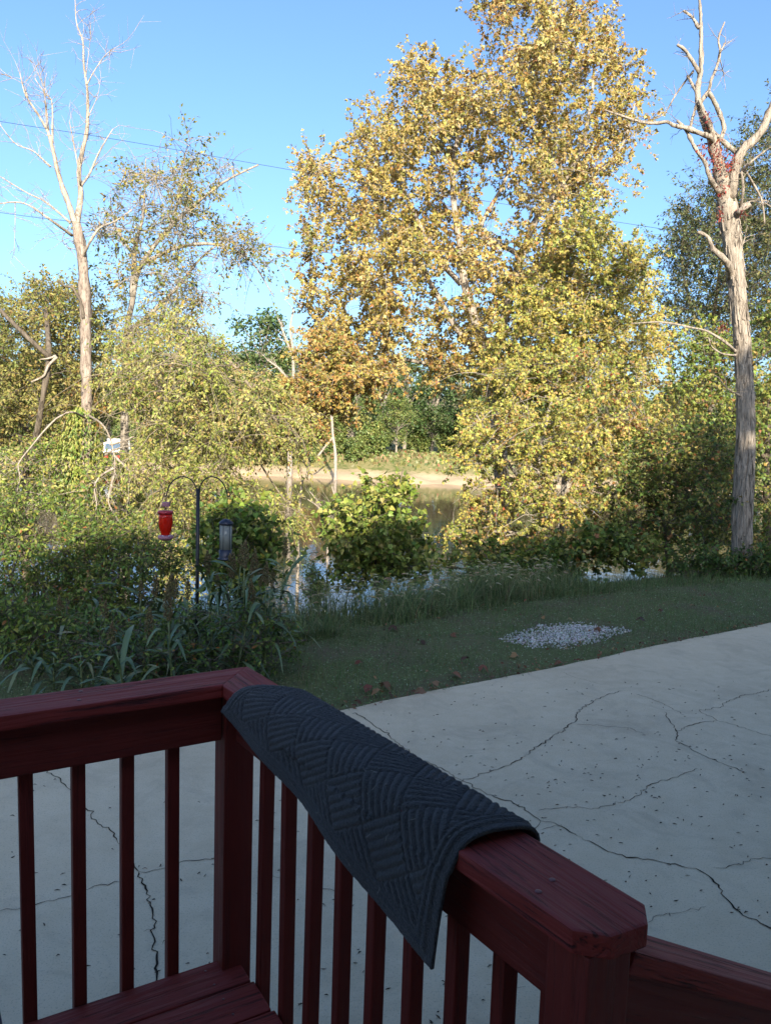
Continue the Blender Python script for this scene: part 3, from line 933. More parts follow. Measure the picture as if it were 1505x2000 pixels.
# ------------------------------------------------------------------ left side
tree('box_elder_tree', 'drooping yellow green tree with arching twigs behind the bird feeders', 'tree', 16,
     [([(330, 1160), (328, 1040), (322, 920), (312, 800), (318, 700)], .10, .03),
      ([(318, 800), (360, 700), (430, 690), (500, 770), (560, 850), (610, 930)], .05, .012), ([(314, 780), (290, 700), (250, 660)], .05, .015),
      ([(320, 860), (400, 800), (470, 850), (530, 940), (580, 1010)], .04, .010), ([(318, 760), (370, 640), (400, 615)], .04, .01), ([(324, 960), (280, 900), (240, 900), (215, 930)], .03, .01)],
     [(185, 650), (255, 600), (340, 590), (430, 640), (480, 690), (550, 740), (640, 790), (660, 850), (610, 890), (535, 890), (500, 920), (580, 950), (625, 985), (600, 1030), (530, 1050), (470, 1030), (430, 1010), (410, 1080), (370, 1200), (300, 1180), (270, 1010), (225, 940), (185, 900), (250, 880), (255, 820), (195, 805)],
     2.1, 180, .50, 13, 17, .072, 'oval', LIME, M_TWIG, 12, droop=.55, holes=[(228, 842, 42), (430, 960, 10), (560, 1000, 12)], face=.8, upbias=.5, twig_r=.005, arcs=230)
tree('leaning_tree', 'sparse half bare tree leaning right, rising over the green thicket', 'tree', 20,
     [([(243, 900), (247, 760), (249, 643), (259, 588), (269, 533), (289, 498), (319, 458), (359, 418), (399, 384), (448, 349), (505, 322)], .19, .02),
      ([(259, 580), (262, 520), (266, 470), (280, 420), (285, 310)], .08, .012), ([(276, 516), (349, 483), (424, 478), (488, 508), (535, 580)], .06, .010),
      ([(252, 650), (294, 613), (349, 558), (399, 498), (470, 450)], .07, .01), ([(330, 450), (350, 380), (360, 300)], .04, .01), ([(262, 500), (225, 440), (215, 380)], .04, .01)],
     [(195, 400), (220, 345), (250, 330), (285, 275), (320, 300), (375, 262), (400, 325), (445, 295), (475, 320), (430, 380), (400, 430), (460, 440), (520, 470), (550, 560), (500, 545), (445, 500), (400, 560), (440, 690), (230, 700), (190, 610), (215, 520), (180, 470)],
     1.8, 105, .52, 12, 9, .105, 'oval', OLIVE + [(3, (.30, .24, .06))], M_BARK_GREY, 14, bare=.42, droop=.1, twig_r=.008, edge=.25, spread=1.5, face=.6, upbias=.5, arcs=150)
o = tree('riverside_tree', 'olive tree with a dark forked trunk at the left edge', 'tree', 19,
     [([(50, 930, -1.5), (66, 880, -2), (80, 800, -2.3), (90, 740, -2.3), (96, 690, -2.2), (90, 600, -1.5)], .105, .05),
      ([(100, 700, -2.3), (75, 678, -2.4), (40, 645, -2.4), (0, 605, -2.3), (-50, 560, -2.2)], .055, .035), ([(92, 730), (130, 660), (160, 600)], .06, .02), ([(70, 860), (20, 800), (-30, 760)], .07, .03)],
     [(-90, 640), (-30, 560), (40, 545), (100, 535), (165, 545), (215, 590), (225, 700), (215, 800), (150, 840), (120, 900), (40, 890), (-90, 900)],
     2.2, 160, .60, 12, 16, .084, 'oval', [(3, (.22, .21, .055)), (3, (.28, .25, .075)), (2, (.15, .17, .04)), (1, (.27, .19, .06))], M_BARK_DARK, 15, face=.8, upbias=.5, holes=[(226, 842, 28)])
g_ = Geo()
for pts, r0, r1 in (([(112, 697), (97, 712), (90, 725), (85, 735), (62, 746)], .032, .02), ([(110, 695), (95, 700), (78, 702)], .028, .012)):
    limb(g_, [at(a, b_, 16.6) for a, b_ in pts], r0, r1, 7)
g_.build('broken_branch', M_BARK_PALE, o)
tree('thicket_tree', 'low leafy green tree filling the bank below the dead tree', 'tree', 17.5,
     [([(150, 1050), (155, 960), (160, 880), (150, 820)], .07, .02), ([(156, 960), (100, 900), (60, 880)], .04, .012), ([(158, 920), (220, 880), (260, 870)], .04, .012)],
     [(-60, 880), (40, 860), (110, 850), (200, 860), (290, 880), (300, 960), (260, 1040), (180, 1080), (60, 1080), (-60, 1060)],
     1.6, 100, .55, 11, 13, .085, 'oval', LIME + MID, M_BARK_GREY, 16, holes=[(95, 1010, 26), (40, 1000, 16), (140, 905, 10), (226, 845, 40)], face=.8, upbias=.5, arcs=40)

# leafless tree on the left
dead = tag(empty('dead_tree', np.append(at(165, 1000, 17)[:2], -4.6)), 'tall leafless pale tree at the left with vines round its foot', 'tree')
r = np.random.default_rng(21)
tg, bg_ = Geo(), Geo()
wp = [at(a, b_, 17) for a, b_ in [(163, 1100), (165, 1030), (167, 900), (170, 800), (168, 700), (168, 640), (165, 560), (161, 500), (150, 438)]]
P, _ = limb(tg, [base_down(wp[0])] + wp, .138, .105, 10, 60, .11, r)
twl = []
for pts, r0, r1, dy in [
    ([(150, 440), (145, 430), (135, 399), (120, 359), (105, 299), (95, 259), (75, 224), (50, 184), (40, 145)], .085, .012, 0),
    ([(150, 440), (158, 380), (155, 330), (169, 260), (172, 210), (170, 170), (164, 125), (162, 80), (150, 45), (147, 0)], .085, .010, .5),
    ([(170, 165), (187, 135), (209, 105), (240, 85)], .022, .006, .5), ([(159, 362), (175, 340), (195, 295), (221, 252)], .035, .014, .3),
    ([(142, 460), (100, 430), (55, 400), (20, 395), (-20, 402)], .04, .012, -.5), ([(138, 435), (90, 395), (50, 375), (-10, 338)], .035, .012, .3),
    ([(98, 325), (65, 295), (30, 280), (-5, 236)], .03, .01, .6), ([(160, 505), (175, 475), (195, 445), (225, 432), (258, 410)], .045, .012, -.3),
    ([(103, 280), (102, 200), (90, 185), (68, 153)], .028, .012, 0), ([(158, 362), (150, 310), (136, 238)], .028, .012, -.3), ([(96, 262), (90, 200), (74, 118)], .02, .006, .2),
    ([(92, 255), (88, 170), (92, 142)], .02, .006, -.3), ([(55, 190), (45, 165), (20, 150)], .015, .005, .1), ([(30, 395), (30, 440), (28, 500)], .013, .004, -.4),
    ([(138, 440), (122, 470), (150, 500)], .012, .004, .2), ([(172, 230), (190, 190), (196, 160)], .014, .004, 0), ([(168, 150), (178, 60), (174, 40)], .012, .004, .3)]:
    P, _ = limb(bg_, [at(a, b_, 17 + dy * (k > 0)) for k, (a, b_) in enumerate(pts)], r0 * .85, r1 * .8, 7, rough=.09, r=r)
    twigs_on(bg_, P, max(7, int(len(P) / 1.6)), .62, r, .0065, .45, kids=3)
g2 = Geo()
limb(g2, [at(a, b_, 16.9) for a, b_ in [(164, 622), (159, 592), (151, 576), (142, 562), (128, 559), (115, 549)]], .04, .02, 7, r=r)
for n_b, pts in enumerate(([(170, 818), (140, 805), (113, 816), (91, 837), (64, 869), (36, 907), (40, 929), (34, 960)], [(174, 812), (198, 827), (213, 850), (223, 886), (225, 912), (221, 939), (213, 971)],
            [(224, 890), (245, 912), (264, 931)], [(223, 914), (198, 929), (185, 950), (189, 984), (187, 1000)], [(215, 868), (240, 862), (262, 852)], [(222, 930), (212, 975), (220, 1000)])):
    P, _ = limb(bg_, [at(a, b_, 15.7 + 1.3 * (k == 0 and n_b < 2)) for k, (a, b_) in enumerate(pts)], .028, .010, 7, rough=.12, r=r)
    twigs_on(bg_, P, 7, .5, r, .006, -.4)
tg.build('trunk', bark('bleached_bark', (.07, .052, .040), (.24, .19, .15), (.38, .325, .265), 6, .7, (1, 1, .3)), dead)
bg_.build('branches', M_BARK_PALE, dead)
g2.build('dark_branch', M_BARK_DARK, dead)
vg = Geo()
m = 4200
tq = r.random(m)
yy = 800 + 210 * tq
rad = (12 + 46 * np.sin(np.pi * np.clip(tq, 0, 1)) ** .7) / FPX * 17
pos = np.array([at(165 - 14 * math.sin(3 * t_), y_, 17) for t_, y_ in zip(tq, yy)])
dd = nrm(r.standard_normal((m, 3)))
pos = pos + dd * (rad * r.uniform(.35, 1, m))[:, None]
add_leaves(vg, pos, dd * .4 + np.array([0, 0, -.8]), dd + np.array([0, -.3, .4]), .08 * r.uniform(.6, 1.3, m), palette(MID + LIME[:2], m, r), 'oval')
vg.build('vine', M_LEAF, dead, smooth=False)
lg_ = Geo()
limb(lg_, [at(a, b_, 21) for a, b_ in [(-10, 935), (30, 922), (75, 900), (105, 868), (135, 845)]], .2, .13, 10, 20)
tag(lg_.build('fallen_log', M_BARK_PALE), 'pale fallen log slanting down the bank at the left edge', 'log')

# ------------------------------------------------------------------ dead tree on the right
dt = tag(empty('dead_tree', np.append(onz(1450, 1112, -.1)[:2], 0)), 'broken dead tree with thick grey trunk at the right of the lawn', 'tree')
D = 12.5
r = np.random.default_rng(8)
tg, bg_ = Geo(), Geo()
wp = [at(a, b_, D) for a, b_ in [(1447, 1120), (1449, 1000), (1455, 850), (1453, 750), (1446, 650), (1438, 560), (1431, 490), (1424, 440), (1417, 400)]]
P = spline([base_down(wp[0])] + wp, 120)
K, S = len(P), 28
P_TR = P.copy()
hz = np.linspace(0, 1, K)
R = np.interp(hz, [0, .04, .1, .3, .62, .85, 1], [.20, .168, .148, .140, .116, .118, .150])
V, polys = tubes(P[None], R[None], S)
V = V.reshape(K, S, 3)
flut = r.standard_normal((K, S))
for _ in range(3):
    flut = (flut + np.roll(flut, 1, 0) + np.roll(flut, -1, 0)) / 1.9          # ridges run along the trunk
V = P[:, None] + (V - P[:, None]) * (1 + .045 * np.clip(flut, -2, 2)[..., None])
tg.add(V.reshape(-1, 3), polys)
tips = []
for pts, r0, r1, dy in [
    ([(1417, 405), (1408, 345), (1396, 300), (1388, 262)], .15, .085, 0),
    ([(1388, 268), (1376, 245), (1370, 222), (1362, 198), (1362, 170), (1368, 132), (1368, 70), (1366, 12), (1364, -8)], .07, .022, 0),
    ([(1395, 280), (1384, 240), (1372, 215), (1364, 195)], .045, .035, -.12), ([(1364, 55), (1350, 33), (1334, 21)], .030, .02, .1),
    ([(1365, 142), (1350, 118), (1336, 97), (1321, 87)], .040, .025, -.1), ([(1353, 139), (1334, 163), (1315, 191), (1299, 219), (1282, 231), (1266, 233)], .020, .010, .2),
    ([(1360, 182), (1346, 156), (1340, 148)], .032, .02, .1), ([(1367, 200), (1383, 177), (1388, 156), (1400, 127), (1405, 99), (1402, 75), (1414, 43)], .042, .012, .2),
    ([(1405, 103), (1415, 84)], .018, .012, .2), ([(1405, 116), (1412, 146), (1416, 175)], .010, .004, .2), ([(1383, 180), (1400, 212), (1412, 245), (1409, 264), (1395, 285)], .036, .042, .1),
    ([(1392, 275), (1380, 265), (1362, 259), (1346, 252), (1315, 245), (1301, 238), (1277, 241), (1249, 238), (1221, 229), (1180, 215)], .055, .016, -.3),
    ([(1408, 385), (1386, 349), (1376, 318), (1358, 292), (1343, 262), (1334, 248), (1321, 235)], .055, .024, -.25), ([(1346, 256), (1353, 224), (1361, 198)], .026, .024, -.05),
    ([(1388, 258), (1402, 268), (1416, 281), (1440, 300)], .048, .05, .1), ([(1428, 385), (1433, 350), (1437, 320), (1450, 292), (1470, 275), (1490, 250), (1505, 212), (1530, 160)], .095, .06, -.1),
    ([(1440, 345), (1465, 317), (1494, 294)], .035, .014, -.3), ([(1452, 330), (1470, 360), (1485, 387), (1490, 412), (1492, 438)], .026, .014, .3), ([(1430, 425), (1447, 410), (1461, 399)], .07, .055, -.25),
    ([(1448, 400), (1475, 391), (1500, 393)], .02, .01, .3), ([(1445, 410), (1450, 370), (1447, 335)], .028, .02, -.2), ([(1428, 540), (1417, 510), (1392, 487), (1380, 462), (1361, 453)], .075, .030, -.25),
    ([(1440, 690), (1410, 665), (1380, 647), (1350, 640), (1312, 632), (1282, 629), (1232, 632)], .032, .010, -.3), ([(1440, 694), (1411, 691), (1389, 677), (1383, 660)], .022, .008, -.3), ([(1448, 775), (1417, 757), (1402, 736)], .02, .008, -.4),
    ([(1462, 720), (1485, 700), (1510, 680)], .018, .008, -.2), ([(1440, 500), (1452, 470), (1458, 440)], .02, .008, .1)]:
    P, _ = limb(bg_, [at(a, b_, D + dy * (k > 0)) for k, (a, b_) in enumerate(pts)], r0 * .84, r1 * .8, 9, rough=.13, r=r)
    if r0 < .06: twigs_on(bg_, P, 5, .26, r, .0055, .2, kids=2)
tg.build('trunk', M_BARK_DEAD, dt)
fg = Geo()                                               # shaggy plates of loose bark on the trunk
nf = 620
hk = r.uniform(.02, .99, nf)
ak = r.uniform(0, 6.28, nf)
kk = (hk * (K - 1)).astype(int)
axs = nrm(np.gradient(P_TR, axis=0))[kk]
rad = np.stack([np.cos(ak), np.sin(ak), np.zeros(nf)], -1)
rad = nrm(rad - axs * (rad * axs).sum(1, keepdims=True))
tg_ = np.cross(axs, rad)
Lf, Wf = r.uniform(.05, .20, nf), r.uniform(.010, .028, nf)
t4 = np.linspace(-1, 1, 5)
lift = (.004 + .020 * r.random(nf))[:, None] * ((1 - t4) / 2) ** 1.5 + .002
cen = P_TR[kk][:, None] + axs[:, None] * (Lf[:, None] * t4)[..., None] + rad[:, None] * (R[kk][:, None] * 1.005 + lift)[..., None]
wf = Wf[:, None] * (.55 + .45 * np.cos(t4 * 1.3)) * r.uniform(.7, 1.2, (nf, 5))
sd4 = tg_[:, None] * wf[..., None]
Vf = np.stack([cen - sd4 - rad[:, None] * .006, cen + rad[:, None] * .003, cen + sd4 - rad[:, None] * .006], 2)
kq = np.arange(4)
Ff = np.concatenate([np.stack([3 * kq + j_, 3 * kq + j_ + 1, 3 * kq + j_ + 4, 3 * kq + j_ + 3], -1) for j_ in (0, 1)])
fg.add(Vf.reshape(-1, 3), [(Ff[None] + (np.arange(nf) * 15)[:, None, None]).reshape(-1, 4)])
tag(fg.build('loose_bark', M_BARK_DEAD, dt, smooth=False), kind='stuff')
bg_.build('limbs', M_BARK_DEAD, dt)
vg = Geo()
for x_, y_, sx_, sy_, m in [(1400, 305, 26, 42, 230), (1372, 290, 12, 22, 60), (1432, 318, 14, 18, 60), (1410, 372, 14, 16, 60), (1412, 640, 10, 10, 60), (1382, 232, 10, 22, 50), (1450, 415, 18, 12, 40), (1405, 420, 6, 20, 40)]:
    pp = np.array([at(x_ + r.normal(0, sx_ * .45), y_ + r.normal(0, sy_ * .5), D - .2 + r.uniform(-.12, .12)) for _ in range(m)])
    add_leaves(vg, pp, r.standard_normal((m, 3)) + np.array([0, 0, -1]), r.standard_normal((m, 3)) + np.array([0, -1, .4]), .05 * r.uniform(.5, 1.2, m), palette(REDV + [(5, (.16, .07, .045))], m, r), 'oval')
vg.build('red_vine', M_LEAF, dt, smooth=False)
vs_ = Geo()
for k in range(9):
    ph = r.uniform(0, 6.28)
    pts = []
    for h in np.linspace(0.02, .62, 14):
        j_ = int(h * 119)
        c_ = spline([base_down(wp[0])] + wp, 120)[j_]
        a_ = ph + .6 * math.sin(h * 9 + k) + h * r.uniform(.2, .5)
        pts.append(c_ + R[j_] * 1.06 * np.array([math.cos(a_), math.sin(a_), 0]))
    limb(vs_, pts, .011, .006, 5, 40, .05, r)
vs_.build('vine_stem', M_BARK_GREY, dt)

tree('sparse_tree', 'thin grey green tree with sky between its leaves behind the dead trunk', 'tree', 22,
     [([(1395, 1080), (1390, 900), (1385, 780), (1390, 680), (1400, 560), (1420, 440), (1450, 320)], .13, .02), ([(1390, 700), (1350, 600), (1330, 500), (1345, 400)], .06, .015),
      ([(1395, 620), (1460, 540), (1510, 460)], .06, .015), ([(1388, 740), (1320, 680), (1290, 600)], .05, .012), ([(1410, 500), (1470, 400), (1520, 300)], .05, .012)],
     [(1295, 400), (1335, 325), (1400, 345), (1425, 270), (1470, 225), (1505, 180), (1590, 160), (1590, 720), (1440, 700), (1330, 680), (1265, 580), (1280, 470)],
     2.2, 200, .68, 13, 17, .092, 'oval', GREYGREEN, M_BARK_DARK, 31, bare=.12, holes=[(1300, 712, 18)])
tree('bank_tree', 'leafy green tree at the right edge beyond the dead trunk', 'tree', 18,
     [([(1500, 1110), (1495, 950), (1500, 800), (1510, 700)], .12, .03), ([(1497, 900), (1420, 800), (1370, 730)], .05, .015), ([(1498, 850), (1560, 760)], .05, .02), ([(1497, 980), (1400, 930), (1320, 880)], .05, .012)],
     [(1285, 720), (1300, 650), (1350, 630), (1440, 620), (1480, 570), (1600, 520), (1600, 1130), (1420, 1100), (1320, 1060), (1270, 960), (1290, 860)],
     2.0, 160, .58, 11, 12, .080, 'star', GREENGOLD + MID, M_BARK_DARK, 32, face=.8, upbias=.5)
tree('young_maple_tree', 'dark shaded young maple left of the dead trunk', 'tree', 14,
     [([(1305, 1130), (1300, 1060), (1290, 980), (1280, 900), (1270, 830)], .055, .015), ([(1298, 1040), (1350, 960), (1400, 900)], .03, .01), ([(1295, 1010), (1230, 950), (1180, 930)], .03, .01), ([(1380, 1120), (1370, 1040), (1340, 960)], .04, .012)],
     [(1140, 990), (1200, 920), (1260, 850), (1330, 810), (1420, 830), (1470, 900), (1465, 1030), (1400, 1080), (1330, 1095), (1250, 1070), (1170, 1090)],
     1.4, 95, .46, 11, 15, .066, 'star', GREENGOLD + DARK, M_BARK_DARK, 33, holes=[(1320, 1080, 14), (1215, 1085, 16), (1250, 1000, 12), (1380, 1000, 10), (1180, 1020, 14)], face=.4)

# ------------------------------------------------------------------ shrubs on the near bank
def shrub(label, D, poly, stems, n, cr, size, kind, pal, seed, name='shrub', **kw):
    return tree(name, label, 'shrub', D, stems, poly, kw.pop('depth', .7), n, cr, kw.pop('ntwig', 9), kw.pop('nleaf', 10), size, kind, pal, M_BARK_DARK, seed, twig_r=.004, edge=kw.pop('edge', .15), spread=1.25, **kw)
def st(x, y0, y1, k=4, sp=40, seed=1):
    q_ = random.Random(seed)
    return [([(x, y0), (x + q_.uniform(-6, 6), (y0 + y1) / 2), (x + q_.uniform(-12, 12), y1)], .028, .009)] + [([(x, y0 - 12), (x + sp * q_.uniform(-.6, .6), y0 * .55 + y1 * .45), (x + sp * q_.uniform(-1, 1), y1 + 20)], .018, .006) for _ in range(k)]
shrub('round dark green shrub with big heart leaves in the middle of the bank', 11.3,
      [(618, 1015), (648, 945), (690, 945), (720, 920), (762, 930), (782, 895), (806, 950), (815, 1000), (840, 1050), (862, 1090), (840, 1150), (680, 1160), (640, 1110), (625, 1060)],
      st(735, 1165, 960, 5, 70, 3) + [([(755, 1060), (775, 980), (786, 915)], .012, .005)], 105, .22, .072, 'heart', MID + MID[1:] + LIME[:3], 41, edge=.5, ntwig=7, nleaf=8, upbias=.5, face=.3)
shrub('leafy shrub right behind the seed feeder', 8.9,
      [(385, 1010), (420, 985), (470, 975), (520, 995), (550, 1050), (555, 1100), (520, 1160), (420, 1165), (385, 1090)],
      st(470, 1200, 1010, 4, 60, 5), 64, .2, .068, 'heart', MID + LIME[2:3], 42, ntwig=7, nleaf=8, upbias=.5)
shrub('dense dark shrub at the left edge of the bank', 9.8,
      [(-60, 990), (30, 960), (110, 985), (180, 1000), (230, 1050), (220, 1130), (150, 1200), (40, 1220), (-60, 1230)],
      st(70, 1240, 1010, 5, 90, 7) , 118, .26, .058, 'oval', DARK[1:] + MID, 43, holes=[(95, 1020, 24), (50, 1215, 18), (105, 1060, 14), (60, 990, 14)], ntwig=9, nleaf=11, depth=1.0)
shrub('small leaved shrub left of the feeder pole', 9.2,
      [(120, 1060), (200, 1020), (290, 1030), (345, 1080), (350, 1170), (280, 1220), (170, 1240), (110, 1180)],
      st(235, 1250, 1060, 5, 80, 9), 88, .23, .058, 'oval', DARK[1:] + MID + LIME[:1], 44, holes=[(200, 1215, 22), (330, 1130, 12), (140, 1080, 12)], ntwig=9, nleaf=10, depth=.9)
shrub('tangled low green bush behind the left railing', 7.0,
      [(-60, 1190), (60, 1180), (170, 1200), (215, 1260), (170, 1330), (70, 1370), (-60, 1400)],
      st(60, 1400, 1230, 5, 110, 11), 95, .2, .055, 'oval', DARK[1:] + MID, 45, ntwig=9, nleaf=11)
shrub('low dark weeds growing among the sorghum stems', 6.3,
      [(120, 1230), (250, 1200), (380, 1190), (500, 1170), (560, 1200), (570, 1290), (450, 1330), (250, 1350), (120, 1340)],
      st(340, 1340, 1230, 7, 260, 19), 75, .17, .042, 'oval', DARK + MID[:2], 49, ntwig=8, nleaf=10, depth=.6)
shrub('feathery light green sapling at the water gap', 11.2, [(600, 1135), (615, 1105), (632, 1130), (640, 1170), (605, 1172)], st(620, 1185, 1115, 2, 20, 13), 16, .15, .07, 'narrow', MID, 46)
shrub('scrubby bush at the foot of the yellow maple', 12.6,
      [(860, 1060), (920, 1050), (1000, 1070), (1080, 1040), (1180, 1030), (1290, 1050), (1300, 1100), (1200, 1095), (1090, 1140), (880, 1145)], st(960, 1160, 1085, 5, 130, 15), 62, .24, .08, 'lobed', DARK + MID + YELLOW[2:4], 47, holes=[(895, 1110, 14)])
shrub('weedy bush at the foot of the dead trunk', 12.3,
      [(1290, 1090), (1350, 1075), (1400, 1085), (1470, 1080), (1560, 1060), (1560, 1140), (1440, 1135), (1300, 1135)], st(1400, 1150, 1095, 6, 120, 17), 60, .2, .075, 'oval', DARK, 48, depth=.4)

# ------------------------------------------------------------------ grass, weeds and litter
def blades(n, xy, h, wd, pal, r, lean=.5, seg=3):
    tone = 1 + .28 * np.sin(xy[:, 0] * 1.9 + 2 * np.sin(xy[:, 1] * 1.1)) * np.sin(xy[:, 1] * 2.3 + .7 * xy[:, 0])
    z0 = terrain(xy[:, 0], xy[:, 1])
    a = r.uniform(0, 2 * np.pi, n)
    dr = np.stack([np.cos(a), np.sin(a), np.zeros(n)], -1)
    sd_ = np.stack([-np.sin(a), np.cos(a), np.zeros(n)], -1)
    ln = r.uniform(.1, 1.0, n) * lean
    t = np.linspace(0, 1, seg + 1)
    base = np.c_[xy, z0]
    C = base[:, None] + dr[:, None] * (h * ln)[:, None, None] * (t ** 2)[None, :, None]
    C[..., 2] += h[:, None] * (t - .35 * ln[:, None] * t ** 2)
    wv = (wd[:, None] * np.array([1, .9, .6, .12][:seg + 1] if seg == 3 else np.linspace(1, .1, seg + 1))[None])[..., None] * .5
    V = np.stack([C - sd_[:, None] * wv, C + sd_[:, None] * wv], 2)
    m = (seg + 1) * 2
    k = np.arange(seg)
    F = np.stack([2 * k, 2 * k + 1, 2 * k + 3, 2 * k + 2], -1)
    F = (F[None] + (np.arange(n) * m)[:, None, None]).reshape(-1, 4)
    return V.reshape(-1, 3), [F], np.repeat(palette(pal, n, r) * tone[:, None], m, 0)

def pad_side(xy): return (xy - E0) @ EN                   # > 0 on the lawn
r = np.random.default_rng(51)
LAWN = [(4, (.088, .145, .044)), (3, (.13, .185, .063)), (2, (.18, .22, .095)), (.8, (.22, .20, .10)), (.4, (.16, .12, .06))]
def region(n, x0, x1, y0, y1, test):
    out = []
    while sum(map(len, out)) < n:
        c = np.c_[r.uniform(x0, x1, n), r.uniform(y0, y1, n)]
        out.append(c[test(c)])
    return np.concatenate(out)[:n]
GRAV = [(992, 1250), (1015, 1240), (1045, 1234), (1065, 1224), (1100, 1222), (1132, 1219), (1165, 1224), (1215, 1230), (1180, 1237), (1160, 1249), (1120, 1255), (1095, 1264), (1062, 1260), (1035, 1262), (1022, 1252)]
gravw = np.array([onz(a, b_, -.02)[:2] for a, b_ in GRAV])
def on_lawn(c): return (pad_side(c) > .03 * np.sin(c[:, 0] * 9) - .05 * r.random(len(c)) ** 2) & (c[:, 1] < bank_y(c[:, 0]) + .5) & (~in_poly(c, gravw) | (r.random(len(c)) < .30))
g_ = Geo()
c = region(60000, -3.2, 9.5, 3.5, 14.5, on_lawn)
pt = 0.5 + 0.5 * np.sin(c[:, 0] * 2.3 + 1.7 * np.sin(c[:, 1] * 1.9)) * np.sin(c[:, 1] * 2.7 + c[:, 0])
c, pt = c[(kp := r.random(len(c)) < .35 + .75 * pt)], pt[kp]
g_.add(*blades(len(c), c, (.025 + .075 * r.random(len(c)) ** 2) * (.6 + .7 * pt), r.uniform(.0035, .006, len(c)), LAWN, r, .9, 2))
c = region(50000, -3.2, 9.5, 3.5, 14.5, on_lawn)
n_ = len(c)
pos = np.c_[c, terrain(c[:, 0], c[:, 1]) + r.uniform(.012, .055, n_)]
add_leaves(g_, pos, r.standard_normal((n_, 3)) * np.array([1, 1, .25]), np.array([0, 0, 1.0]) + r.normal(0, .35, (n_, 3)), r.uniform(.012, .026, n_), palette([(3, (.12, .19, .065)), (3, (.175, .24, .10)), (1.3, (.28, .32, .19))], n_, r), 'oval')
tag(g_.build('lawn_grass', M_GRASS, smooth=False), 'short shaded lawn grass and clover beside the concrete', 'grass', kind='stuff')

# tall foxtail grass along the top of the bank
TALL = [(4, (.12, .17, .06)), (3, (.17, .21, .085)), (2, (.09, .14, .045)), (.7, (.30, .27, .14)), (.15, (.30, .18, .10))]
g_ = Geo()
def tall_ok(c): return (c[:, 1] > bank_y(c[:, 0]) - .9) & (c[:, 1] < bank_y(c[:, 0]) + 1.2) & (pad_side(c) > .5)
c = region(15000, -1.3, 3.0, 6.5, 13, tall_ok)
tuft = region(95, -1.3, 3.0, 6.5, 13, tall_ok)
c = tuft[r.integers(0, 95, 10500)] + r.normal(0, .11, (10500, 2))
c = c[tall_ok(c)]
th = np.min(np.linalg.norm(c[:, None] - tuft[None], axis=2), 1)
tk = .55 + .75 * np.abs(np.sin(np.argmin(np.linalg.norm(c[:, None] - tuft[None], axis=2), 1) * 7.3))
dens = tk * np.clip(1.3 - th * 3, .2, 1.1)
g_.add(*blades(len(c), c, (.14 + .38 * r.random(len(c)) ** 1.3) * dens * np.interp(c[:, 0], [-1.3, -.6, .0, .3, 1.5, 3], [.6, .5, .6, 1, 1, .6]), r.uniform(.005, .009, len(c)), TALL, r, 1.5))
c = region(11000, 2.2, 10.5, 10, 16, tall_ok)
g_.add(*blades(len(c), c, (.06 + .24 * r.random(len(c)) ** 2), r.uniform(.005, .009, len(c)), LAWN + TALL, r, .9, 2))
c = region(9000, -7, 3, 7.0, 14, lambda q_: (q_[:, 1] > bank_y(q_[:, 0]) + .3) & (q_[:, 1] < bank_y(q_[:, 0]) + 4))
g_.add(*blades(len(c), c, .25 + .35 * r.random(len(c)), r.uniform(.008, .016, len(c)), TALL + DARK[:2], r, 1.0, 2))
# seed heads
c = region(420, -1.0, 2.6, 6.8, 12, tall_ok)
n_ = len(c)
a = r.uniform(0, 6.28, n_)
h = r.uniform(.38, .66, n_)
z0 = terrain(c[:, 0], c[:, 1])
s = np.linspace(0, 1, 7)
dr = np.stack([np.cos(a), np.sin(a), np.zeros(n_)], -1)
Pt = np.c_[c, z0][:, None] + dr[:, None] * (.30 * s ** 2.5)[None, :, None] * r.uniform(.4, 1.2, n_)[:, None, None]
Pt[..., 2] += h[:, None] * (s - .22 * s ** 4)[None]
V, F = tubes(Pt, np.full((n_, 7), .0018), 3, False)
g_.add(V, F, np.repeat(palette([(1, (.24, .25, .11))], n_, r), 21, 0))
e = Pt[:, -1]
tn = nrm(Pt[:, -1] - Pt[:, -2])
ks = np.linspace(0, 1, 6)
Ph = e[:, None] + tn[:, None] * (.075 * ks)[None, :, None]
Ph[..., 2] -= (.030 * ks ** 2)[None]
V, F = tubes(Ph, np.array([.003, .0065, .0075, .007, .005, .001])[None].repeat(n_, 0), 5, False)
g_.add(V, F, np.repeat(palette([(2, (.42, .38, .22)), (1, (.34, .27, .16))], n_, r), 30, 0))
tag(g_.build('tall_grass', M_GRASS, smooth=False), 'tall foxtail grass along the edge of the bank', 'grass', kind='stuff')

# white gravel patch
g_ = Geo()
ico = bmesh.new()
bmesh.ops.create_icosphere(ico, subdivisions=1, radius=1)
IV = np.array([v.co[:] for v in ico.verts])
IF = np.array([[v.index for v in f.verts] for f in ico.faces])
ico.free()
lo, hi = gravw.min(0), gravw.max(0)
c = r.uniform(lo - .1, hi + .1, (7000, 2))
e = edge_dist(c, gravw)
c = c[(in_poly(c, gravw) & ((e > .05) | (r.random(len(c)) < .5))) | ((e < .10) & (r.random(len(c)) < .30))][:3000]
n_ = len(c)
sz = r.uniform(.005, .0115, (n_, 1, 1)) * r.uniform(.6, 1.3, (n_, 1, 3))
V = IV[None] * sz * (1 + .18 * r.standard_normal((n_, len(IV), 1))) + np.c_[c, -.026 + r.uniform(.0, .012, n_)][:, None]
g_.add(V.reshape(-1, 3), [(IF[None] + (np.arange(n_) * len(IV))[:, None, None]).reshape(-1, 3)], np.repeat(palette([(3, (.56, .54, .49)), (2, (.43, .41, .37)), (1, (.64, .62, .57)), (1, (.28, .26, .22))], n_, r), len(IV), 0))
m_st, n, b = new_mat('white_stone')
n.links.new(N(n, 'ShaderNodeAttribute', attribute_name='Col').outputs['Color'], b.inputs['Base Color'])
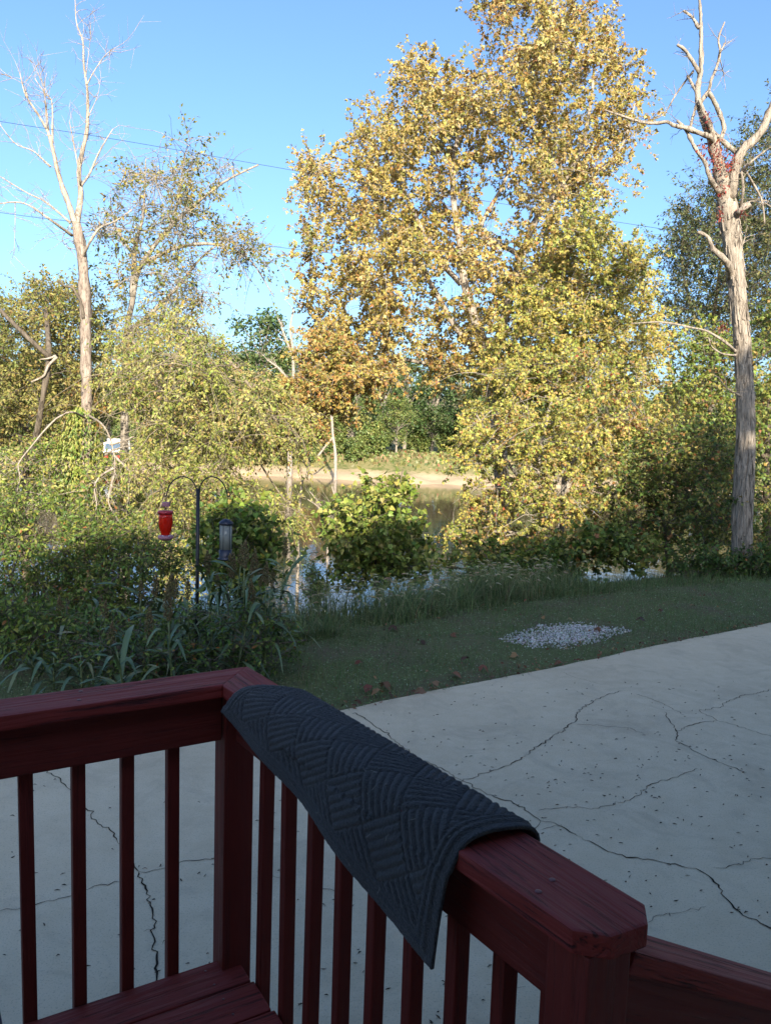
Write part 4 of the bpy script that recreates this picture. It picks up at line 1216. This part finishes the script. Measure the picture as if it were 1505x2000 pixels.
b.inputs['Roughness'].default_value = .85
tag(g_.build('gravel', m_st, smooth=False), 'patch of white gravel in the lawn', 'gravel', kind='stuff')

# fallen leaves
BROWN = [(3, (.17, .065, .035)), (2, (.24, .10, .05)), (2, (.11, .05, .03)), (1, (.30, .18, .08))]
lv, lf_ = LF['lobed']
for k, (px, py) in enumerate([(715, 1338), (757, 1332), (735, 1345), (885, 1236), (828, 1252), (768, 1222), (905, 1282), (890, 1312), (852, 1330), (1060, 1203), (1112, 1206), (1168, 1225), (1005, 1275), (945, 1300), (1290, 1190), (1250, 1205), (1350, 1180), (820, 1345), (700, 1290), (1090, 1290)]):
    p = onz(px, py, .03)
    sz = random.uniform(.07, .13)
    cu = random.uniform(-1.2, -.2)
    V = lv.copy()
    V[:, 2] = V[:, 2] * 2 + cu * (V[:, 0] ** 2 + (V[:, 1] - .4) ** 2 * .6)
    V += np.random.default_rng(k).normal(0, .025, V.shape)
    V[:, 1] -= .4
    me = npmesh('fallen_leaf', V * sz, [lf_], palette(BROWN, 1, r)[0], False)
    o = link('fallen_leaf', me, M_LEAF, None, Matrix.Translation(p) @ Matrix.Rotation(random.uniform(0, 6.28), 4, 'Z') @ Matrix.Rotation(random.uniform(-.5, .5), 4, 'X'))
    tag(o, 'curled brown leaf fallen on the shaded lawn', 'leaf', 'brown leaves fallen on the lawn')
g_ = Geo()
n_ = 520
s = r.uniform(-1.5, 9.5, n_)
cc = E0 + ED * s[:, None] + EN * (np.abs(r.normal(0, .07, n_)) - .03)[:, None]
dn = np.where(s < 1.6, 1, r.random(n_) * 1.6) > .55
cc = cc[dn]
n_ = len(cc)
add_leaves(g_, np.c_[cc, r.uniform(.004, .03, n_)], r.standard_normal((n_, 3)) * np.array([1, 1, .4]), np.array([0, 0, 1.]) + r.normal(0, .5, (n_, 3)), r.uniform(.02, .055, n_), palette(BROWN, n_, r), 'oval')
cl = region(260, -1, 9, 5, 13, lambda q_: (pad_side(q_) > .05) & (q_[:, 1] < bank_y(q_[:, 0])))
add_leaves(g_, np.c_[cl, np.full(len(cl), .025)], r.standard_normal((len(cl), 3)) * np.array([1, 1, .4]), np.array([0, 0, 1.]) + r.normal(0, .6, (len(cl), 3)), r.uniform(.02, .05, len(cl)), palette(BROWN, len(cl), r), 'oval')
tag(g_.build('leaf_litter', M_LEAF, smooth=False), 'dry leaf bits along the grass edge of the concrete', 'leaf litter', kind='stuff')
# dark seeds and twig bits on the concrete
g_ = Geo()
px = np.concatenate([r.uniform(660, 1505, 230), r.uniform(1000, 1505, 120), r.uniform(0, 420, 50), r.uniform(500, 1000, 90)])
py = np.concatenate([r.uniform(1330, 1560, 230), r.uniform(1450, 1800, 120), r.uniform(1480, 1900, 50), r.uniform(1560, 2000, 90)])
pp = np.array([onz(a, b_, .004) for a, b_ in zip(px, py)])
pp = pp[pad_side(pp[:, :2]) < -.1]
n_ = len(pp)
a = r.normal(.3, .7, n_)
dr = np.stack([np.cos(a), np.sin(a), np.zeros(n_)], -1) * r.uniform(.005, .013, n_)[:, None]
Pt = np.stack([pp - dr, pp + r.normal(0, .0012, pp.shape) + np.array([0, 0, .002]), pp + dr], 1)
V, F = tubes(Pt, np.array([.001, .0030, .0008])[None] * r.uniform(.6, 1.15, (n_, 1)), 4, False)
g_.add(V, F, np.repeat(palette([(4, (.035, .028, .022)), (2, (.075, .05, .035)), (.7, (.22, .19, .15))], n_, r), 12, 0))
tag(g_.build('seed_litter', M_GRASS, smooth=False), 'dark seeds and twig bits scattered over the concrete', 'litter', kind='stuff')

# ------------------------------------------------------------------ sorghum round the feeder pole
def blade_mesh(name, L_, W_, arch, twist, seed):
    q_ = np.random.default_rng(seed)
    k = 10
    t = np.linspace(0, 1, k)
    x = L_ * (t * (1 - .28 * arch * t))
    z = L_ * (.62 * t - arch * .95 * t ** 2.1)
    wv = W_ * np.clip(np.sin(np.pi * (t * .88 + .12)) ** .65, .02, 1) * .5
    wv[-1] = .0008
    wav = .006 * np.sin(t * 14 + q_.uniform(0, 6))
    y = .04 * L_ * np.sin(t * 2.5 + q_.uniform(0, 6)) * t
    V = np.concatenate([np.c_[x, y - wv, z + .35 * wv + wav], np.c_[x, y, z], np.c_[x, y + wv, z + .35 * wv - wav]])
    i = np.arange(k - 1)
    return npmesh(name, V, [np.stack([i, i + k, i + k + 1, i + 1], -1), np.stack([i + k, i + 2 * k, i + 2 * k + 1, i + k + 1], -1)])
m_sorg, n, b = new_mat('sorghum_leaf')
t = N(n, 'ShaderNodeTexCoord')
oi = N(n, 'ShaderNodeObjectInfo')
f = noise(n, t.outputs['Object'], 60, 3, .6, 0, (.06, 1, .3))
c_ = ramp(n, oi.outputs['Random'], [(0, (.038, .070, .022)), (.6, (.065, .108, .035)), (.86, (.10, .14, .05)), (1, (.21, .17, .075))])
n.links.new(mix(n, f, c_, mix(n, .5, c_, (.12, .17, .085))), b.inputs['Base Color'])
b.inputs['Roughness'].default_value = .42
b.inputs['Specular IOR Level'].default_value = .5
m_sheath = plain('sorghum_stem', (.11, .14, .05), .6)
m_seed = foliage('seed_head', .05, .8, .1)
LM = []
for k in range(12):
    me = blade_mesh('leaf', random.uniform(.38, .68), random.uniform(.022, .042), random.uniform(.55, 1.15), 0, k)
    me.materials.append(m_sorg)
    LM.append(me)
SM = []
for k in range(4):
    q_ = np.random.default_rng(100 + k)
    gg = Geo()
    nn2 = 260
    tt = q_.random(nn2)
    rr = .032 * np.sin(np.pi * (tt * .85 + .12)) * q_.uniform(.3, 1.1, nn2)
    aa = q_.uniform(0, 6.28, nn2)
    pos = np.c_[rr * np.cos(aa), rr * np.sin(aa), tt * .20]
    V = IV[None] * (.0042 * q_.uniform(.7, 1.4, nn2))[:, None, None] * np.array([1, 1, 1.5]) + pos[:, None]
    gg.add(V.reshape(-1, 3), [(IF[None] + (np.arange(nn2) * len(IV))[:, None, None]).reshape(-1, 3)], np.repeat(palette([(3, (.11, .085, .045)), (2, (.16, .13, .06)), (1, (.09, .10, .04))], nn2, q_), len(IV), 0))
    by = np.concatenate([p for p in gg.P])
    me = npmesh('seed_head', np.concatenate(gg.V), [by], np.concatenate(gg.C), False)
    me.materials.append(m_seed)
    SM.append(me)
stem_me = {}
spots = [(70, 1.9), (105, 1.5), (130, 2.3), (160, 1.2), (185, 1.8), (205, 2.5), (230, 1.1), (250, 1.6), (262, 2.2), (290, 1.0), (300, 1.7), (318, 2.4), (335, 1.25), (350, 1.9), (372, 1.0), (395, 1.5), (405, 2.3), (418, 1.1), (437, 1.8), (450, 1.3), (462, 2.4), (478, 1.0), (490, 1.7), (505, 2.2), (512, 1.2), (530, 1.6), (540, 2.2), (520, .85), (455, .75), (340, .7), (250, .7)]
for k, (px, off) in enumerate(spots):
    # ground point on this sight column, so far behind the edge of the pad
    d_ = ray(px, 1250)
    den = d_[:2] @ EN
    tt_ = (off * .95 + .15 - ((0 - E0) @ EN)) / den
    xy = d_[:2] * tt_
    hgt_ = np.interp(px, [70, 200, 330, 420, 480, 540], [.26, .42, .62, .80, .92, .80]) * random.uniform(.75, 1.15)
    z0 = float(terrain(*xy))
    o = tag(empty('sorghum_plant', (xy[0], xy[1], z0)), 'broad leaved sorghum plant in the clump around the feeder pole', 'plant', 'sorghum plants around the feeder pole')
    lean = nrm(np.array([random.gauss(0, .12), random.gauss(0, .12), 1]))
    gg = Geo()
    Pst = np.array([lean * hgt_ * s_ for s_ in np.linspace(0, 1, 5)]) + np.array([xy[0], xy[1], z0 - .02])
    gg.add(*tubes(Pst[None], np.linspace(.010, .005, 5)[None], 6))
    gg.build('stem', m_sheath, o)
    a_ = random.uniform(0, 6.28)
    for i_ in range(10 if hgt_ > .5 else 8):
        f_ = .06 + .80 * i_ / 9
        a_ += 2.4 + random.uniform(-.5, .5)
        sc_ = random.uniform(.75, 1.15)
        Ml = Matrix.Translation(Vector(Pst[0]) + Vector(lean) * hgt_ * f_) @ Matrix.Rotation(a_, 4, 'Z') @ Matrix.Rotation(-random.uniform(-.15, .55), 4, 'Y') @ Matrix.Scale(sc_, 4)
        link('leaf', random.choice(LM), None, o, Ml)
    if hgt_ > .38 and random.random() < .95:
        link('seed_head', random.choice(SM), None, o, Matrix.Translation(Vector(Pst[-1])) @ Matrix.Rotation(random.uniform(-.25, .25), 4, 'X') @ Matrix.Scale(random.uniform(.8, 1.2), 4))

# ------------------------------------------------------------------ shepherd's hook and feeders
PD = 6.7
ptop, pbot = at(387, 955, PD), at(386, 1290, PD)
pole = tag(empty('feeder_pole', (ptop[0], PD, float(terrain(ptop[0], PD)))), 'black double hooked garden pole holding two bird feeders', 'pole')
gg = Geo()
zt, zb = ptop[2], float(terrain(ptop[0], PD))
gg.add(*tubes(np.array([[(ptop[0], PD, zb - .2), (ptop[0], PD, zb + .7), (ptop[0], PD, zt)]]), np.array([[.0155, .0155, .0155]]), 12))
gg.build('pole', M_BLACK, pole)
for pts in ([(384.5, 975), (384, 956), (379, 944), (370, 935), (357, 931), (344, 935), (334, 944), (328, 957), (325, 969), (321, 968), (322, 962)],
            [(389.5, 975), (390, 956), (394, 944), (402, 935), (414, 931), (428, 936), (438, 948), (443, 960), (445, 970), (449, 968), (449, 961)]):
    g_ = Geo()
    P = spline([at(a, b_, PD) for a, b_ in pts], 60)
    g_.add(*tubes(P[None], np.full((1, 60), .0056), 8))
    g_.build('hook_arm', M_BLACK, pole)
PX = PD / FPX
# hummingbird feeder
hx = at(323.5, 1000, PD)
hum = tag(empty('hummingbird_feeder', at(323.5, 1055, PD)), 'red hummingbird feeder hanging on the left hook', 'bird feeder')
m_red = foliage('red_nectar', .45, .12, .6)
m_red.node_tree.nodes.remove([x for x in m_red.node_tree.nodes if x.type == 'ATTRIBUTE'][0])
for x in m_red.node_tree.nodes:
    if x.type == 'BSDF_PRINCIPLED': x.inputs['Base Color'].default_value = (.62, .018, .006, 1)
    if x.type == 'BSDF_TRANSLUCENT': x.inputs[0].default_value = (.95, .07, .015, 1)
m_redcap = plain('red_plastic', (.34, .022, .035), .35)
m_mauve = plain('faded_red_plastic', (.30, .13, .16), .5)
def lat(name, prof, cx_, mat, parent, seg=28):
    """prof in photo pixels: (half width, row)"""
    g = Geo()
    c0 = at(cx_, prof[0][1], PD)
    pr = [(max(w_ * PX, .0004), at(cx_, y_, PD)[2]) for w_, y_ in prof]
    pr = pr[::-1]
    V, F = lathe(pr, seg, (c0[0], c0[1], 0))
    g.add(V, F)
    return g.build(name, mat, parent)
lat('bottle', [(3, 1003), (12.6, 1004), (12.8, 1010), (13.6, 1018), (13.4, 1024), (11.8, 1032), (9.4, 1039), (8.4, 1043), (8.4, 1046), (2, 1046.5)], 323.5, m_red, hum)
lat('lid', [(2, 996.8), (13, 997.2), (15.2, 998.5), (15.4, 1001), (14.0, 1003.5), (13, 1004), (2, 1004)], 323.5, m_redcap, hum)
base_o = lat('feeding_base', [(3, 1045.5), (10, 1044.5), (14, 1046), (15.6, 1049), (15.2, 1051.5), (11, 1054), (8, 1055.2), (1, 1055.4)], 323.8, m_mauve, hum)
m_white = plain('white_plastic', (.62, .62, .66), .4)
bc = at(323.8, 1048, PD)
for k in range(6):
    a_ = k * math.pi / 3 - math.pi / 2 - .2
    c_ = np.array([bc[0] + math.cos(a_) * 13.2 * PX, bc[1] + math.sin(a_) * 13.2 * PX, bc[2] + .003])
    axis = nrm(np.array([math.cos(a_), math.sin(a_), .55]))
    u_ = nrm(np.cross(axis, [0, 0, 1]))
    v_ = np.cross(u_, axis)
    gg = Geo()
    for p5 in range(5):
        b5 = p5 * 2 * math.pi / 5
        cc5 = c_ + (u_ * math.cos(b5) + v_ * math.sin(b5)) * .0085 + axis * .002
        Vq = IV * .0075
        gg.add(cc5 + np.outer(Vq[:, 0], u_) + np.outer(Vq[:, 1], v_) + np.outer(Vq[:, 2] * .35, axis), [IF])
    gg.build('feeding_port', m_white, base_o)
    g5 = Geo()
    g5.add(c_ + axis * .005 + IV * .0042, [IF])
    g5.build('port_hole', M_BLACK, base_o)
# ant moat block and wire
mcen = at(325, 985, PD)
link('ant_moat', bevel_box('ant_moat', 14 * PX, 13 * PX, 9 * PX, .006), m_mauve, hum, Matrix.Translation(mcen))
gg = Geo()
hk = at(323.5, 969, PD)
for pts in ([hk + [0, 0, .004], at(325, 975, PD), at(325, 981, PD)], [at(326, 989, PD), at(326, 994, PD), at(326.5, 998, PD)], [at(322, 989, PD), at(322, 994, PD), at(321.5, 998, PD)]):
    P = spline(pts, 8)
    gg.add(*tubes(P[None], np.full((1, 8), .0016), 5))
gg.build('hanger_wire', m_mauve, hum)

# seed tube feeder
tube = tag(empty('seed_feeder', at(441, 1093, PD)), 'clear tube seed feeder with dark blue cap and base on the right hook', 'bird feeder')
m_navy = plain('navy_metal', (.016, .019, .034), .38, .2)
m_tube = foliage('clear_tube', .5, .18, .5)
m_tube.node_tree.nodes.remove([x for x in m_tube.node_tree.nodes if x.type == 'ATTRIBUTE'][0])
for x in m_tube.node_tree.nodes:
    if x.type == 'BSDF_PRINCIPLED': x.inputs['Base Color'].default_value = (.34, .35, .32, 1)
    if x.type == 'BSDF_TRANSLUCENT': x.inputs[0].default_value = (.55, .57, .52, 1)
cx_ = 441.2
lat('lid', [(2, 1013.5), (5, 1014), (11, 1017.5), (14.2, 1021), (14.4, 1023), (12.4, 1025.5), (2, 1026)], cx_ + .8, m_navy, tube)
lat('tube', [(2, 1025.5), (11.8, 1025.8), (11.8, 1073), (2, 1073.5)], cx_, m_tube, tube)
lat('base', [(2, 1072.5), (12.6, 1072.8), (12.6, 1087), (13, 1088.5), (15.4, 1090.5), (15.2, 1092.6), (11, 1093.5), (2, 1093.6)], cx_ - .6, m_navy, tube)
tc = at(cx_, 1050, PD)
for k in range(6):
    a_ = k * math.pi / 3 + .3
    gg = Geo()
    p0 = np.array([tc[0] + math.cos(a_) * 12.3 * PX, tc[1] + math.sin(a_) * 12.3 * PX, 0])
    z0_, z1_ = at(cx_, 1025, PD)[2], at(cx_, 1074, PD)[2]
    gg.add(*tubes(np.array([[p0 + [0, 0, z1_], p0 + [0, 0, z0_]]]), np.array([[.0026, .0026]]), 6))
    gg.build('rod', m_navy, tube)
gg = Geo()
ps = np.array([[tc + [0, 0, (1050 - 1073) * PX], tc + [0, 0, (1050 - 1040) * PX]]])
gg.add(*tubes(ps, np.array([[.010, .010]]), 8))
gg.build('seed_core', M_BLACK, tube)
tb = at(cx_ - .6, 1091, PD)
for k in range(4):
    a_ = k * math.pi / 2 + .2
    gg = Geo()
    d5 = np.array([math.cos(a_), math.sin(a_), 0])
    gg.add(*tubes(np.array([[tb + d5 * 13 * PX, tb + d5 * 18 * PX]]), np.array([[.004, .004]]), 6))
    gg.build('perch', m_navy, tube)
gg = Geo()
P = spline([at(447, 968.5, PD), at(445, 972, PD), at(444, 985, PD), at(443, 1000, PD), at(442, 1014.5, PD)], 16)
gg.add(*tubes(P[None], np.full((1, 16), .0022), 6))
P = spline([at(441, 1003, PD), at(438, 1010, PD), at(436, 1016, PD)], 8)
gg.build('hanger_wire', M_BLACK, tube)

# ------------------------------------------------------------------ overhead lines
for k, (pts, lab) in enumerate((([(-420, 168), (0, 237), (225, 272), (563, 331), (700, 355), (887, 383), (1304, 449), (2100, 570)], 'upper of two thin overhead wires crossing the sky'), ([(-420, 352), (0, 415), (160, 435), (570, 486), (700, 500), (1020, 540), (1400, 584), (2100, 660)], 'lower of two thin overhead wires crossing the sky'))):
    g_ = Geo()
    P = spline([at(a, b_, 13.9) for a, b_ in pts], 90)
    g_.add(*tubes(P[None], np.full((1, 90), .0036), 6))
    tag(g_.build('overhead_wire', M_BLACK), lab, 'wire', 'overhead wires')

# ------------------------------------------------------------------ across the river
def far_tree(name, label, h, wdt, pal, seed, trunk_h=.25, group='trees on the far bank'):
    q_ = np.random.default_rng(seed)
    o = tag(empty(name, (0, 0, 0)), label, 'tree', group)
    tg, lg = Geo(), Geo()
    limb(tg, [(0, 0, -.6), (q_.normal(0, .2), 0, h * .3), (q_.normal(0, .4), q_.normal(0, .3), h * .62), (q_.normal(0, .5), 0, h * .9)], h * .018 + .06, .04, 7, r=q_)
    nc = 60
    zz = q_.uniform(trunk_h, 1, nc)
    rad = wdt * .5 * np.sin(np.pi * np.clip((zz - trunk_h) / (1.04 - trunk_h) * .82 + .18, 0, 1)) ** .6
    a = q_.uniform(0, 6.28, nc)
    rr = rad * np.sqrt(q_.random(nc)) * .95
    C = np.c_[rr * np.cos(a), rr * np.sin(a), zz * h]
    P = []
    for c in C:
        b0 = np.array([0, 0, c[2] * q_.uniform(.45, .8)])
        P.append(np.array([b0, (b0 + c) / 2 + [0, 0, .2], c]))
    tg.add(*tubes(np.array(P), np.array([[.07, .045, .02]]).repeat(nc, 0), 4, False))
    m = 5200
    ci = q_.integers(0, nc, m)
    dd = q_.standard_normal((m, 3))
    pos = C[ci] + nrm(dd) * (q_.random(m) ** .5 * wdt * .17)[:, None] * np.array([1, 1, .75])
    add_leaves(lg, pos, q_.standard_normal((m, 3)), nrm(dd) + np.array([0, 0, .5]) + .5 * q_.standard_normal((m, 3)), .26 * q_.uniform(.6, 1.4, m), palette(pal, m, q_, ci, nc), 'card')
    tg.build('trunk', M_BARK_GREY, o)
    lg.build('crown', M_LEAF, o, smooth=False)
    return o
kinds = [far_tree('oak_tree', 'dark green spreading tree in the wood across the river', 13, 9, [(3, (.055, .095, .03)), (2, (.08, .125, .04)), (1, (.12, .15, .05))], 61),
         far_tree('ash_tree', 'mid green tree in the wood across the river', 11, 8, [(3, (.10, .15, .04)), (2, (.15, .18, .05)), (1, (.20, .21, .06))], 62),
         far_tree('hickory_tree', 'yellow green tree in the wood across the river', 10, 8, [(3, (.24, .25, .06)), (2, (.32, .29, .08)), (1, (.18, .22, .05))], 63, .15),
         far_tree('maple_tree', 'orange tinted tree in the wood across the river', 9, 7, [(3, (.36, .20, .05)), (2, (.30, .26, .07)), (1, (.26, .12, .04))], 64, .15),
         far_tree('understory_tree', 'low bushy green tree at the edge of the far wood', 4.5, 5, [(3, (.14, .19, .05)), (2, (.22, .24, .07)), (1, (.09, .13, .04))], 65, .02)]
for k, (s_, n_2, h_, w_) in enumerate(((4.6, -10.5, 11.2, 5.2), (10.2, -10, 11.0, 6.5))):
    o = far_tree('shade_tree', ('green shade tree behind the middle of the house', 'wide green shade tree behind the right end of the house')[k], h_, w_, MID, 80 + k, .2, None)
    o.location = hp(s_, n_2, -.03)
used = [False] * 5
def put_far(k, px, y, sc=1.0):
    src = kinds[k]
    if used[k]:
        o = src.copy()
        COL.objects.link(o)
        for ch in src.children:
            c = ch.copy()
            COL.objects.link(c)
            c.parent = o
    else:
        o, used[k] = src, True
    x = at(px, 840, y)[0]
    o.location = (x, y, float(terrain(x, y)))
    o.rotation_euler = (0, 0, random.uniform(0, 6.28))
    s_ = sc * random.uniform(.92, 1.1)
    o.scale = (s_, s_, s_)
    return o
for k, px, y, sc in [(2, -60, 122, 1), (1, 10, 128, 1.1), (0, 60, 135, 1.1), (2, 105, 122, .9), (3, 160, 126, 1), (1, 215, 136, 1.1), (2, 290, 124, 1), (0, 330, 138, 1.2), (3, 385, 124, .9), (1, 430, 130, 1.25), (0, 505, 128, 1.6), (1, 470, 131, 1.45), (1, 555, 130, 1.5), (2, 540, 121, .9), (3, 590, 121, 1.0), (3, 640, 123, 1.15), (1, 690, 122, 1),
                     (0, 745, 134, 1.1), (0, 790, 140, 1.15), (1, 775, 121, .75), (0, 845, 141, 1.1), (0, 900, 136, 1.1), (1, 950, 128, 1), (2, 930, 121, .8), (2, 1000, 124, 1), (0, 1050, 134, 1.1), (3, 1100, 124, 1), (1, 1160, 128, 1), (0, 1210, 134, 1.1), (2, 1260, 124, 1), (1, 1320, 130, 1.1), (0, 1380, 134, 1.1), (2, 1440, 126, 1), (1, 1500, 130, 1.1), (0, 1570, 134, 1.1),
                     (4, 700, 118, .8), (4, 730, 120, 1.0), (4, 820, 142, 1), (4, 880, 138, 1), (4, 475, 117, .8), (4, 560, 118, .7), (4, 600, 119, .8), (4, 660, 121, .9), (4, 960, 119, .9), (4, 1030, 120, 1), (4, 350, 118, 1), (4, 250, 119, 1), (4, 1130, 120, 1), (4, 1220, 120, 1), (4, 1330, 120, 1), (4, 1420, 120, 1), (4, 90, 119, 1), (4, 0, 119, 1), (4, 915, 122, .7)]:
    put_far(k, px, y, sc)
# a far-off wood behind them that reads as one mass
g_ = Geo()
q_ = np.random.default_rng(70)
m = 26000
xx = q_.uniform(-150, 150, m)
yy = q_.uniform(142, 175, m)
top = 11.5 + 2.2 * np.sin(xx * .21) + 1.5 * np.sin(xx * .53 + 1) + 1.2 * np.sin(xx * 1.3) + (yy - 142) * .08
hh = q_.random(m) ** .7
pos = np.c_[xx, yy, terrain(xx, yy) + hh * top]
add_leaves(g_, pos, q_.standard_normal((m, 3)), q_.standard_normal((m, 3)) + np.array([0, -.4, .6]), .75 * q_.uniform(.5, 1.4, m), palette([(3, (.06, .095, .035)), (2, (.09, .12, .045)), (1, (.16, .16, .05))], m, q_, ((xx + 150) / 6).astype(int), 51), 'card')
tag(g_.build('far_wood', M_LEAF, smooth=False), 'dark wood behind the trees on the far bank', 'wood', kind='stuff')
# rank grass and weeds on the far bank
g_ = Geo()
m = 14000
c = np.c_[q_.uniform(-75, 75, m), q_.uniform(106, 128, m)]
keep = terrain(c[:, 0], c[:, 1]) > -3.6 + q_.uniform(0, .8, m)
c = c[keep]
m = len(c)
add_leaves(g_, np.c_[c, terrain(c[:, 0], c[:, 1]) - .05], q_.normal(0, .5, (m, 3)) + np.array([0, 0, 1]), q_.standard_normal((m, 3)) + np.array([0, -1, .1]), q_.uniform(.2, .7, m), palette([(3, (.20, .21, .075)), (2, (.30, .245, .12)), (2, (.14, .18, .055)), (.5, (.25, .13, .06))], m, q_), 'card')
tag(g_.build('bank_weeds', M_LEAF, smooth=False), 'rank weeds and grass on the far river bank', 'weeds', kind='stuff')

def snag(label, pts, D, r0, r1, tw, seed, name='snag'):
    q_ = np.random.default_rng(seed)
    p0 = at(*pts[0][0], D)
    o = tag(empty(name, (p0[0], p0[1], float(terrain(p0[0], p0[1])))), label, 'tree')
    for k, pl in enumerate(pts):
        gg = Geo()
        wp = [at(a, b_, D) for a, b_ in pl]
        if k == 0: wp = [base_down(wp[0])] + wp
        P, _ = limb(gg, wp, r0 if k == 0 else r0 * .5, r1, 7, r=q_)
        if tw: twigs_on(gg, P, tw, min(D * .025, 1.6), q_, r1 * .5, .5)
        gg.build('trunk' if k == 0 else 'limb', M_BARK_PALE, o)
snag('white bare snag between the thicket and the tall sycamore', [[(566, 890), (567, 800), (573, 740), (571, 680), (567, 640), (573, 605)], [(566, 770), (585, 745), (598, 720), (615, 690)], [(568, 750), (545, 720), (522, 703)], [(570, 690), (555, 655), (548, 630)]], 109, .42, .12, 9, 71)
snag('leaning pale bare trunk in the gap left of the sycamore', [[(655, 915), (654, 880), (650, 850), (647, 800), (649, 770)], [(652, 852), (635, 872), (618, 895)]], 106, .27, .16, 0, 72)
snag('bare grey branches sticking out over the water', [[(640, 1050), (640, 1010), (625, 985), (605, 960)], [(632, 1000), (615, 985), (600, 975)], [(640, 1015), (655, 985), (648, 950)]], 16, .03, .01, 4, 73, 'bare_bush')
tree('orange_tree', 'orange leaved small tree below the left side of the sycamore', 'tree', 18,
     [([(585, 985), (600, 930), (605, 880), (612, 820), (620, 760), (630, 700)], .05, .02), ([(610, 840), (560, 790), (530, 770)], .05, .012), ([(614, 810), (680, 750), (720, 720)], .05, .012)],
     [(500, 780), (560, 730), (585, 660), (640, 640), (740, 690), (790, 740), (745, 780), (690, 800), (640, 850), (570, 890), (510, 880), (490, 830)],
     1.5, 85, .5, 12, 20, .078, 'star', BRASS + GOLD + LIME[:1], M_BARK_GREY, 74, holes=[(648, 820, 12), (568, 720, 20), (700, 780, 14)], face=.8, upbias=.5)

# white and red truck parked across the river
VY = 116.0
vb = at(226, 862, VY)
vz = float(terrain(vb[0], VY))
truck = tag(empty('truck', (vb[0], VY, vz)), 'white and red truck parked across the river, seen through the leaves', 'truck')
m_wp = plain('white_paint', (.78, .79, .80), .35)
m_rp = plain('red_paint', (.42, .03, .025), .35)
m_gl = plain('windscreen_glass', (.08, .13, .19), .06, spec=.8)
m_ty = plain('tyre_rubber', (.02, .02, .02), .8)
zup = vb[2] + .15 - vz
def tbox(name, x, y, z, sx_, sy_, sz_, m_, parent=None, bev=.06):
    return link(name, bevel_box(name, sx_, sy_, sz_, bev, 2), m_, parent or truck, Matrix.Translation((vb[0] + x, VY + y, vz + z)))
hgt_t = 3.1
body = tbox('cargo_box', 0, 3.4, 1.95, 3.3, 4.6, 2.3, m_wp)
cab = tbox('cab', 0, .1, 1.75, 2.9, 2.0, 1.75, m_wp)
tbox('windscreen', 0, -.93, 2.05, 2.45, .08, .85, m_gl, cab, .03)
tbox('hood', 0, -1.35, 1.30, 2.5, 1.2, .5, m_wp, None, .15)
tbox('grille', 0, -1.98, 1.02, 1.7, .1, .45, M_BLACK, None, .03)
tbox('bumper', 0, -2.02, .62, 2.7, .25, .42, m_rp, None, .06)
tbox('skirt', 0, 3.2, .68, 3.1, 4.4, .45, m_rp, None, .06)
for sx_ in (-1.05, 1.05):
    tbox('headlight', sx_, -1.98, 1.0, .35, .1, .28, m_gl, None, .03)
    tbox('mirror', sx_ * 1.5, -.6, 2.0, .2, .12, .5, M_BLACK, None, .03)
    for yy in (-1.0, 4.4):
        V, F = lathe([(.2, -.16), (.46, -.16), (.5, -.1), (.5, .1), (.46, .16), (.2, .16)], 20)
        V = V[:, [2, 0, 1]] + np.array([vb[0] + sx_ * 1.05, VY + yy, vz + .5])
        gg = Geo()
        gg.add(V, F)
        gg.build('wheel', m_ty, truck)

# ------------------------------------------------------------------ dark blue chair whose corner shows at the lower left
ch = tag(empty('porch_chair', (-1.0, 1.35, DECK)), 'dark blue plastic porch chair, its edge at the lower left corner', 'chair')
m_ch = plain('dark_blue_plastic', (.012, .022, .060), .45)
MF = Matrix.Translation((-.978, 1.325, DECK)) @ Matrix.Rotation(math.radians(32), 4, 'Z')
def cbox(name, x, y, z, sx_, sy_, sz_, rx=0, ry=0):
    return link(name, bevel_box(name, sx_, sy_, sz_, .012, 3), m_ch, ch, MF @ Matrix.Translation((x, y, z)) @ Matrix.Rotation(rx, 4, 'X') @ Matrix.Rotation(ry, 4, 'Y'))
cbox('seat', 0, -.02, .42, .46, .46, .03)
cbox('backrest', 0, .26, .66, .44, .025, .46, -.16)
for sx_ in (-1, 1):
    cbox('leg', sx_ * .20, -.20, .205, .04, .05, .42, .05, -.10 * sx_)
    cbox('leg', sx_ * .20, .20, .205, .04, .05, .42, -.10, -.10 * sx_)
    cbox('armrest', sx_ * .245, .00, .535, .05, .40, .025)
    cbox('arm_post', sx_ * .245, -.16, .46, .04, .04, .13)
